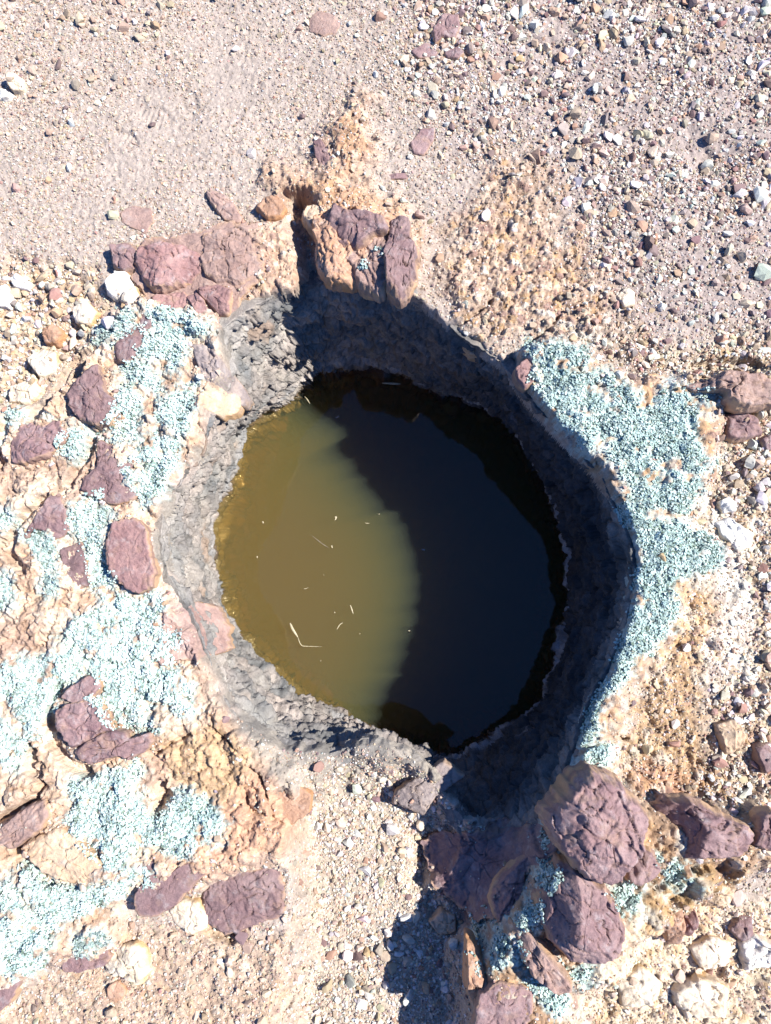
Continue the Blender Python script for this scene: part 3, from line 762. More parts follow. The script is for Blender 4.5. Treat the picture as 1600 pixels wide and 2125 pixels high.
# name, label, stone, height in mm, outline, extras
ROCKS = [
 ('boulder', 'small rounded purple boulder left of the wide reddish slab at upper left', 'purple', 38, [(232,510),(262,503),(282,525),(275,550),(256,560),(236,545)], {}),
 ('rock', 'weathered brown bedrock step under the reddish and pitted slabs', 'brown', 5, [(276,530),(300,500),(400,486),(470,462),(530,470),(545,560),(500,620),(470,660),(400,664),(312,628),(280,580)], {'rough': 2.0, 'facets': 3}),
 ('slab', 'wide reddish purple slab above the upper left lichen ridge', 'red', 38, [(281,534),(292,515),(334,507),(375,504),(416,522),(420,549),(394,575),(349,594),(319,590),(292,571)], {}),
 ('slab', 'pitted brown slab joined to the right end of the wide reddish slab', 'brown', 26, [(420,490),(470,470),(515,468),(520,500),(525,555),(500,580),(450,585),(418,548)], {}),
 ('slab', 'long narrow brownish slab slanting above the pitted brown slab', 'brown', 16, [(430,392),(460,400),(485,425),(500,450),(495,460),(465,450),(445,425),(430,405)], {}),
 ('slab', 'thin worn mauve slab almost flush with the dirt at upper left', 'brown', 4, [(252,440),(280,430),(310,435),(315,460),(300,482),(280,470),(255,460)], {}),
 ('rock', 'red purple rock wedged below the wide reddish slab', 'red', 20, [(317,616),(337,609),(379,605),(396,627),(397,646),(375,652),(349,642),(322,635)], {}),
 ('rock', 'pink red angular rock right of the wedged red purple rock', 'red', 20, [(384,611),(405,607),(422,624),(431,650),(409,650),(398,630)], {}),
 ('rock', 'pink red rock with a pale vein under the pitted brown slab', 'red', 22, [(409,597),(450,590),(476,597),(472,650),(452,648),(433,627),(416,612)], {}),
 ('rock', 'rough orange tan base carrying the top rock cluster', 'orange', 30, [(650,452),(672,432),(705,424),(770,446),(838,446),(852,500),(850,560),(828,596),(790,592),(730,580),(675,578),(660,530)], {'rough': 2.4, 'facets': 3, 'sharp': .4, 'grow': 0}),
 ('rock', 'flat topped purple block overhanging the top of the hole', 'purple', 62, [(694,423),(719,441),(759,448),(791,456),(800,472),(797,481),(772,484),(747,503),(719,512),(700,497),(681,475),(687,447)], {'facets': 3, 'grow': 7}),
 ('rock', 'tall narrow purple block at the right of the top rock cluster', 'purple', 66, [(812,447),(828,441),(847,447),(847,491),(856,506),(858,553),(844,587),(831,604),(806,582),(803,525),(809,484)], {'grow': 7}),
 ('rock', 'brown block with two lichen spots at the centre of the top rock cluster', 'brown', 50, [(737,506),(781,487),(800,494),(802,569),(781,596),(750,583),(738,550),(719,537)], {'grow': 7}),
 ('rock', 'orange crumbling block at the left of the top rock cluster', 'orange', 36, [(660,498),(681,480),(703,502),(719,537),(741,562),(722,580),(684,573),(659,540)], {'rough': 1.6, 'grow': 7}),
 ('rock', 'pale orange block beside the notch above the top rock cluster', 'tan', 32, [(628,441),(647,419),(675,425),(683,453),(669,487),(650,475)], {}),
 ('boulder', 'rounded salmon boulder above the brown slab left of the notch', 'orange', 24, [(534,425),(547,409),(572,406),(583,419),(575,437),(553,444)], {}),
 ('slab', 'mauve flat slab half buried near the top edge of the dirt', 'brown', 7, [(645,40),(660,25),(685,30),(705,45),(695,65),(670,70),(645,60)], {}),
 ('rock', 'grey purple upright sliver on orange crust above the hole', 'purple', 14, [(650,290),(665,287),(680,310),(685,335),(670,340),(655,320)], {}),
 ('slab', 'grey purple leaf shaped flat slab alone on the dirt above the hole', 'purple', 8, [(855,295),(875,270),(900,265),(897,290),(880,317),(860,315)], {}),
 ('rock', 'pointed purple rock near the top edge among the pebbles', 'purple', 18, [(902,55),(920,27),(950,30),(952,55),(940,75),(920,70),(905,85)], {}),
 ('slab', 'flat dusty purple slab just under the pointed rock near the top', 'purple', 8, [(855,105),(885,90),(910,100),(900,115),(870,117)], {}),
 ('rock', 'small dusty purple rock right of the flat dusty slab near the top', 'purple', 10, [(925,107),(950,95),(960,110),(950,120),(930,117)], {}),
 ('rock', 'thin purple sliver lying level on gravel above the top rock cluster', 'purple', 9, [(800,362),(840,356),(845,367),(805,371)], {}),
 ('rock', 'long purple crest rock on the upper left lichen ridge', 'purple', 30, [(296,646),(311,637),(315,665),(292,710),(277,740),(259,751),(240,740),(240,714),(262,687),(285,672)], {}),
 ('rock', 'large purple rock on the left slope of the upper lichen ridge', 'purple', 44, [(202,759),(180,770),(157,789),(139,815),(146,841),(165,864),(195,879),(225,875),(236,852),(229,826),(210,811),(206,785)], {}),
 ('boulder', 'dome shaped purple boulder ringed by lichen near the left edge', 'purple', 50, [(19,939),(22,905),(41,879),(75,866),(116,875),(135,897),(124,916),(105,935),(67,950),(26,956)], {'facets': 3, 'sharp': .5}),
 ('rock', 'ragged purple brown rock right of the dome shaped boulder', 'purple', 32, [(202,911),(217,924),(240,924),(262,942),(277,969),(247,976),(262,1002),(282,1025),(262,1036),(225,1040),(202,1025),(184,1029),(169,1006),(172,991),(202,969)], {}),
 ('rock', 'grey purple rock set into the upper left rim of the hole', 'grey', 12, [(397,714),(416,712),(442,729),(465,755),(482,781),(472,798),(439,800),(420,777),(405,740)], {'drape': True}),
 ('rock', 'pinkish tan rock under the grey purple rim rock', 'tan', 12, [(424,806),(480,803),(476,826),(450,852),(424,849),(416,830)], {'drape': True}),
 ('rock', 'dark purple two lobed rock left of the smooth reddish rock', 'purple', 36, [(49,1109),(67,1079),(90,1049),(101,1030),(120,1032),(135,1060),(139,1094),(124,1109),(109,1116),(101,1101),(75,1096)], {}),
 ('rock', 'dark purple wedge pointing down left of the smooth reddish rock', 'purple', 22, [(124,1142),(169,1127),(174,1161),(184,1210),(161,1214),(142,1187),(129,1165)], {}),
 ('slab', 'smooth upright oval reddish purple slab left of the water', 'red', 20, [(232,1090),(277,1075),(300,1097),(311,1150),(319,1180),(311,1214),(281,1225),(259,1217),(232,1191),(221,1157),(221,1124)], {'facets': 2}),
 ('slab', 'mauve slab peeling at the rim below the oval reddish slab', 'brown', 16, [(382,1262),(397,1251),(435,1259),(454,1285),(461,1315),(470,1345),(431,1367),(397,1360),(375,1375),(352,1360),(371,1330),(371,1285)], {'facets': 3, 'drape': True}),
 ('rock', 'small purple cap rock over the two big split purple rocks at left', 'purple', 30, [(150,1424),(172,1409),(199,1405),(204,1427),(184,1450),(161,1461),(127,1446)], {}),
 ('boulder', 'upper half of the big split purple boulder at lower left', 'purple', 46, [(116,1476),(142,1461),(187,1457),(210,1472),(225,1506),(232,1514),(202,1521),(176,1540),(150,1549),(131,1536),(120,1506)], {'facets': 4}),
 ('boulder', 'lower long half of the big split purple boulder at lower left', 'purple', 36, [(154,1559),(195,1532),(240,1516),(255,1525),(262,1536),(307,1521),(311,1540),(292,1562),(262,1574),(244,1566),(210,1579),(187,1587),(161,1576)], {}),
 ('rock', 'tan and mauve rock cut off by the left edge below the lichen', 'brown', 38, [(-20,1735),(41,1686),(86,1664),(97,1690),(82,1720),(26,1757),(-10,1750)], {}),
 ('boulder', 'tan brown boulder under the big lower left lichen mat', 'tan', 40, [(56,1772),(75,1739),(124,1724),(161,1750),(195,1780),(229,1817),(210,1832),(150,1829),(94,1810)], {}),
 ('slab', 'smooth purple slab shaped like a boot at lower left', 'purple', 16, [(296,1795),(322,1789),(352,1816),(375,1799),(405,1787),(446,1795),(412,1825),(372,1860),(349,1889),(322,1900),(289,1896),(279,1859),(305,1825)], {'facets': 2, 'rough': .5}),
 ('slab', 'broad cracked purple slab left of the gravel chute at the bottom', 'purple', 20, [(442,1802),(469,1802),(525,1806),(577,1795),(585,1855),(581,1907),(525,1922),(469,1939),(427,1907),(420,1870),(435,1825)], {'facets': 3}),
 ('slab', 'curved grey purple slab just above the cream boulder at lower left', 'purple', 10, [(127,1997),(157,1986),(217,1971),(229,1986),(210,2005),(165,2016),(135,2016)], {'facets': 2}),
 ('slab', 'purple slab filling the bottom left corner edge', 'purple', 16, [(-30,2027),(30,2031),(37,2042),(19,2080),(-30,2122)], {}),
 ('boulder', 'bright cream boulder on the bottom left slope', 'cream', 30, [(210,2005),(232,1975),(277,1964),(300,1986),(304,2020),(285,2046),(247,2027),(217,2024)], {}),
 ('rock', 'cream orange rock between the boot shaped and cracked slabs', 'cream', 24, [(349,1892),(371,1870),(405,1877),(427,1904),(427,1926),(397,1937),(360,1919)], {}),
 ('rock', 'flat salmon stone near the bottom edge below the cream boulder', 'orange', 10, [(225,2050),(244,2039),(259,2057),(244,2084),(225,2072)], {}),
 ('rock', 'salmon block split off by a crack at the head of the gravel chute', 'orange', 18, [(549,1634),(582,1619),(620,1634),(642,1652),(639,1682),(597,1716),(571,1705),(556,1675)], {'facets': 3}),
 ('slab', 'grey brown slab jutting into the sun at the foot of the hole', 'grey', 22, [(826,1641),(875,1612),(920,1582),(963,1612),(905,1649),(879,1690),(819,1668)], {}),
 ('slab', 'steep dark purple slab in shade below the hole', 'purple', 14, [(872,1765),(905,1740),(965,1728),(1040,1708),(1128,1692),(1135,1720),(1090,1770),(1050,1830),(1010,1885),(985,1900),(950,1875),(900,1840),(885,1800)], {'drape': True, 'facets': 2, 'sharp': .2, 'sink': .05}),
 ('rock', 'narrow red sliver of rock left of the lower right lichen', 'red', 45, [(1022,1874),(1041,1836),(1079,1795),(1112,1765),(1124,1772),(1090,1806),(1086,1851),(1052,1915),(1037,1919)], {'tilt': (.4, 0)}),
 ('boulder', 'biggest purple boulder with a sloping ridge at lower right', 'purple', 128, [(1139,1697),(1169,1664),(1202,1622),(1240,1606),(1277,1622),(1319,1660),(1356,1697),(1334,1739),(1337,1757),(1315,1784),(1292,1806),(1289,1829),(1255,1836),(1232,1825),(1202,1799),(1165,1757),(1146,1727)], {'facets': 0, 'rough': 1.3, 'planes': [(35,.40,4),(215,.14,4),(180,.8,26),(262,.6,22),(110,.5,22)]}),
 ('boulder', 'tall egg shaped purple boulder below the biggest purple boulder', 'purple', 90, [(1161,1799),(1184,1802),(1217,1821),(1240,1836),(1259,1859),(1277,1885),(1300,1937),(1285,1982),(1240,2005),(1199,2009),(1169,1986),(1139,1949),(1127,1900),(1146,1847)], {'facets': 0, 'rough': 1.2, 'planes': [(10,.16,5),(172,.9,14),(250,.45,20),(60,.35,14)]}),
 ('boulder', 'wide purple boulder with a dark left face near the right edge', 'purple', 62, [(1341,1746),(1360,1705),(1401,1675),(1431,1671),(1472,1682),(1502,1701),(1544,1712),(1562,1735),(1562,1772),(1476,1784),(1390,1787),(1360,1769)], {'facets': 0, 'rough': 1.2, 'planes': [(180,1.1,0),(5,.14,12),(275,.4,12),(80,.5,14)]}),
 ('rock', 'purple wedge tucked right of the biggest and above the egg shaped boulder', 'purple', 48, [(1311,1787),(1337,1765),(1356,1780),(1375,1810),(1345,1836),(1315,1832),(1306,1821)], {}),
 ('boulder', 'shaded purple boulder cut off by the bottom edge right of the chute', 'purple', 14, [(985,2135),(1000,2070),(1030,2045),(1080,2050),(1105,2065),(1105,2100),(1080,2150),(1000,2160)], {}),
 ('rock', 'pinkish brown pitted rock left of the egg shaped boulder', 'brown', 66, [(1071,1941),(1097,1945),(1124,1975),(1150,2005),(1180,2035),(1184,2054),(1150,2057),(1112,2027),(1086,1990)], {'rough': 1.6}),
 ('rock', 'orange pointed rock standing at the right side of the chute', 'orange', 80, [(969,1967),(984,1971),(1002,2005),(1019,2046),(999,2076),(984,2106),(972,2061)], {}),
 ('rock', 'purple rock cut off by the right edge beside the wide boulder', 'purple', 40, [(1585,1705),(1610,1690),(1630,1735),(1610,1770),(1572,1755)], {}),
 ('rock', 'small grey purple rock in the rubble near the right bottom', 'purple', 22, [(1517,1930),(1540,1904),(1562,1907),(1559,1937),(1540,1951)], {}),
 ('rock', 'dark purple rock at the right edge above the wide boulder', 'purple', 28, [(1570,1554),(1600,1545),(1620,1587),(1585,1602)], {}),
 ('slab', 'rough brown purple slab at the right edge beside the big lichen', 'brown', 34, [(1431,795),(1521,769),(1600,775),(1620,832),(1562,840),(1525,832),(1506,810),(1450,808)], {'rough': 1.8}),
 ('boulder', 'smooth grey purple boulder under the rough slab at the right edge', 'purple', 40, [(1514,859),(1544,856),(1574,870),(1589,896),(1562,902),(1540,909),(1515,902)], {}),
 ('rock', 'purple rock cut by the right edge below the smooth grey purple boulder', 'purple', 22, [(1582,913),(1605,900),(1620,925),(1592,932)], {}),
 ('rock', 'dull purple rock at the tip of the big right hand lichen', 'red', 20, [(1071,765),(1094,744),(1116,742),(1103,765),(1107,787),(1090,799),(1075,782)], {}),
 ('slab', 'pale pinkish slab on the upper right rim of the hole', 'tan', 14, [(961,719),(995,704),(1032,719),(1055,737),(1044,760),(1010,745),(980,734)], {}),
 ('cobble', 'cream cobble in the pebbles above the big right hand lichen', 'cream', 18, [(1283,612),(1300,594),(1317,603),(1316,628),(1297,634)], {}),
 ('boulder', 'bright white quartz boulder below the small rounded purple boulder', 'white', 34, [(221,586),(240,567),(259,567),(270,586),(262,601),(240,611),(225,605)], {}),
 ('cobble', 'cream cobble touching the bright white quartz boulder', 'cream', 26, [(261,604),(277,596),(287,616),(270,629),(252,622)], {}),
 ('cobble', 'white cobble cut by the left edge above the ochre rubble', 'white', 24, [(-10,600),(11,594),(22,612),(15,633),(-8,630)], {}),
 ('cobble', 'lumpy white cobble right of the one at the left edge', 'white', 22, [(22,579),(37,571),(60,586),(54,597),(30,592)], {}),
 ('cobble', 'rounded yellow tan cobble high on the left edge', 'cream', 22, [(15,170),(30,155),(47,165),(44,182),(25,184)], {}),
 ('cobble', 'white and tan cobble just below the yellow tan one at the left edge', 'white', 18, [(-8,186),(10,183),(22,192),(14,202),(-6,203)], {}),
 ('rock', 'large chalk white rock in the crust near the right edge', 'white', 24, [(1491,1084),(1517,1072),(1532,1091),(1562,1106),(1562,1132),(1532,1140),(1499,1106)], {}),
 ('cobble', 'round whitish cobble above the large chalk white rock', 'white', 20, [(1496,1042),(1511,1032),(1527,1043),(1524,1058),(1505,1062)], {}),
 ('boulder', 'chalk white boulder in the bottom right corner rubble', 'white', 34, [(1544,1964),(1570,1949),(1610,1967),(1615,2012),(1555,2015)], {}),
 ('rock', 'orange block right of the egg shaped boulder', 'orange', 30, [(1375,1902),(1395,1885),(1416,1887),(1420,1922),(1412,1960),(1394,1962)], {}),
 ('rock', 'red brown rock touching the orange block at lower right', 'red', 26, [(1422,1895),(1440,1890),(1446,1915),(1436,1948),(1420,1940)], {}),
 ('cobble', 'ochre cobble in the white rubble near the right edge', 'tan', 30, [(1491,1507),(1525,1497),(1547,1527),(1536,1557),(1510,1563)], {}),
 ('cobble', 'square brown cobble in the shaded gravel of the chute', 'tan', 30, [(894,1915),(916,1892),(942,1900),(944,1930),(916,1943)], {}),
 ('rock', 'ochre conglomerate lump beside the lower right rubble', 'tan', 26, [(1455,1860),(1490,1840),(1530,1850),(1520,1880),(1475,1885)], {'rough': 1.8}),
 ('rock', 'pale pink and cream lump below the orange block', 'cream', 24, [(1440,1975),(1480,1950),(1520,1965),(1515,2000),(1465,2010)], {}),
 ('rock', 'grey and cream lump on the bottom edge right of the brown pitted rock', 'cream', 26, [(1280,2040),(1330,2010),(1370,2040),(1350,2085),(1295,2090)], {}),
 ('boulder', 'big cream lump in the rubble near the bottom right edge', 'cream', 30, [(1400,2060),(1450,2030),(1510,2050),(1500,2110),(1430,2120)], {}),
 ('boulder', 'rounded ochre boulder in the left edge rubble', 'cream', 28, [(60,745),(85,722),(115,735),(112,770),(80,778)], {}),
 ('rock', 'orange brown rock in the rubble left of the lichen ridge', 'orange', 24, [(85,690),(110,675),(125,690),(112,708),(92,708)], {}),
 ('rock', 'yellow cream rock beside the shadow of the lichen ridge', 'cream', 26, [(150,640),(180,628),(200,650),(185,672),(158,668)], {}),
 ('rock', 'large pale rock with an ochre skin low in the left edge rubble', 'cream', 30, [(20,800),(70,790),(85,815),(60,835),(20,832)], {}),
]
for k, (nm, lab, kind, hmm, poly, ex) in enumerate(ROCKS):
    g = GP if kind in ('purple', 'red', 'brown', 'grey') else (GL if nm == 'cobble' else GO)
    ct = {'slab': 'rock slab', 'rock': 'rock', 'boulder': 'boulder', 'cobble': 'cobble'}[nm]
    inw = samp(m_outw[0], np.array([float(np.mean([p[0] for p in poly]))]), np.array([float(np.mean([p[1] for p in poly]))]))[0] > 0
    make_rock(nm, lab, kind, hmm / 1000.0 * (.55 if inw else 1), poly, 10 + k, group=g, cat=ct, **ex)

def surface(x, y):
    """height and normal of whatever lies uppermost at each x, y; 1 where it is a rock, 2 where it is the wall"""
    x = np.asarray(x, float); y = np.asarray(y, float)
    e = .004
    z = ground_z(x, y)
    n = np.stack([-(ground_z(x + e, y) - z) / e, -(ground_z(x, y + e) - z) / e, np.ones_like(x)], -1)
    n /= np.linalg.norm(n, axis=1, keepdims=True)
    on = np.zeros(len(x), int)
    px, py = proj(x, y, z)
    dn = Vector((0, 0, -1))
    for i in np.nonzero(samp(SD_RIM, px, py) > -6)[0]:
        h = WBV.ray_cast(Vector((x[i], y[i], 1)), dn)
        inside = samp(SD_RIM, px[i:i + 1], py[i:i + 1])[0] > 12
        if h[0] and (inside or h[0].z > z[i]):
            z[i] = h[0].z; n[i] = h[1] if h[1].z > 0 else -h[1]; on[i] = 2
    for lo, hi, t in ROCK_TREES:
        for i in np.nonzero((x >= lo[0]) & (x <= hi[0]) & (y >= lo[1]) & (y <= hi[1]))[0]:
            h = t.ray_cast(Vector((x[i], y[i], 1)), dn)
            if h[0] and h[0].z > z[i]:
                z[i] = h[0].z; n[i] = h[1] if h[1].z > 0 else -h[1]; on[i] = 1
    return z, n, on

# ------------------------------------------------------------------ lichen: crusts of small leafy lobes lying on rock and crust
def frames(n, rs, jitter):
    n = n + jitter * rs.randn(*n.shape); n /= np.linalg.norm(n, axis=1, keepdims=True)
    a = np.cross(n, np.array([.31, .95, .05])); a /= np.linalg.norm(a, axis=1, keepdims=True) + 1e-9
    return a, np.cross(n, a), n

def px_to_surface(px, py):
    z = np.zeros(len(px))
    for _ in range(3):
        x, y = unproj(px, py, z)
        z, n, on = surface(x, y)
    return x, y, z, n, on

def lichen(label, poly, cover, seed, tone=1.0, spacing=2.05, group='pale blue green lichen mats on the rock'):
    rs = np.random.RandomState(900 + seed)
    P = np.array(poly, float)
    lo, hi = P.min(0) - 12, P.max(0) + 12
    nn = int((hi[0] - lo[0]) * (hi[1] - lo[1]) / spacing ** 2)
    px = lo[0] + rs.rand(nn) * (hi[0] - lo[0]); py = lo[1] + rs.rand(nn) * (hi[1] - lo[1])
    d = samp(sdist(poly, 60), px, py)
    edge = 15 * fbm2(px / 34, py / 34, 3, 301) + 10 * fbm2(px / 9, py / 9, 2, 305)
    edge = edge * np.clip(d.max() / 42, .3, 1)
    hole = fbm2(px / 26, py / 26, 4, 311) * 1.7 + .35 * fbm2(px / 7, py / 7, 2, 315)
    hole = hole + .28 * fbm2(px / 10, py / 10, 2, 318)
    keep = (rs.rand(nn) < sstep(-4, 16, d + edge)) & (hole < cover)
    px, py, d, hole = px[keep], py[keep], d[keep], hole[keep]
    if len(px) == 0: return
    x, y, z, n, on = px_to_surface(px, py)
    # one mat is one connected growth: drop strays further than a finger's width from it
    vox = {}
    for q, t_ in enumerate(map(tuple, np.floor(np.stack([x, y, z], -1) / .011).astype(int))):
        vox.setdefault(t_, []).append(q)
    seen = set(); comps = []
    for t_ in vox:
        if t_ in seen: continue
        seen.add(t_); todo = [t_]; cmp_ = []
        while todo:
            u = todo.pop(); cmp_ += vox[u]
            for e0 in (-1, 0, 1):
                for e1 in (-1, 0, 1):
                    for e2 in (-1, 0, 1):
                        w_ = (u[0] + e0, u[1] + e1, u[2] + e2)
                        if w_ in vox and w_ not in seen: seen.add(w_); todo.append(w_)
        comps.append(cmp_)
    big_ = max(comps, key=len)
    if len(big_) > .5 * len(x):
        x, y, z, n, on, px, py, d, hole = [a_[np.array(big_)] for a_ in (x, y, z, n, on, px, py, d, hole)]
    lift = np.clip((cover - hole) * .005, 0, .0034) * (.5 + rs.rand(len(x)))
    m = len(x); K = 7
    r = (.0012 + .0019 * rs.rand(m) ** 1.8)
    a, b, nn_ = frames(n, rs, .17)
    cen = np.stack([x, y, z], -1) + n * (lift + .0008)[:, None]
    ang = np.arange(K) / K * 2 * np.pi
    A = ang[None, :] + rs.rand(m, 1) * 6.28
    rr = r[:, None] * (.65 + .6 * rs.rand(m, K))
    up = r[:, None] * (.04 + .38 * rs.rand(m, K)) * np.where(np.arange(K) % 2, 1, .25)[None, :]
    ring = cen[:, None, :] + a[:, None, :] * (rr * np.cos(A))[..., None] + b[:, None, :] * (rr * np.sin(A))[..., None] + nn_[:, None, :] * up[..., None]
    skirt = cen - n * (lift + .002)[:, None]
    V = np.concatenate([cen[:, None, :], ring, skirt[:, None, :]], 1)
    off = (np.arange(m) * (K + 2))[:, None]
    fs = []
    for k in range(K):
        fs.append(off + np.array([[0, 1 + k, 1 + (k + 1) % K]]))
        fs.append(off + np.array([[K + 1, 1 + (k + 1) % K, 1 + k]]))
    Fq = np.concatenate(fs, 0)
    base = np.array([.455, .605, .57]) * tone
    v = (.78 + .4 * rs.rand(m)) * (1 + .34 * fbm2(px / 15, py / 15, 3, 331))
    c = base[None, :] * v[:, None]
    w = (rs.rand(m) < np.clip((.48 if P[0, 0] < 600 else .28) + .5 * fbm2(px / 22 + 3, py / 22, 3, 341), 0, 1))[:, None]  # left mats get more white lobes: sunlit glare put into the colour
    c = np.where(w, np.array([.63, .765, .73]) * tone * (.85 + .3 * rs.rand(m, 1)), c)
    g = (rs.rand(m) < .10)[:, None]
    c = np.where(g, np.array([.20, .27, .21]) * (.7 + .6 * rs.rand(m, 1)), c)
    cc = np.repeat(c[:, None, :], K + 2, 1)
    cc[:, 0] *= .86; cc[:, K + 1] *= .6
    VV = V.reshape(-1, 3); org = VV.mean(0)
    o = mesh_obj('lichen_mat', VV - org, Fq, M_LICHEN, np.clip(cc, 0, .85).reshape(-1, 3), smooth=False)
    o.location = org
    tag(o, label, 'lichen', group)

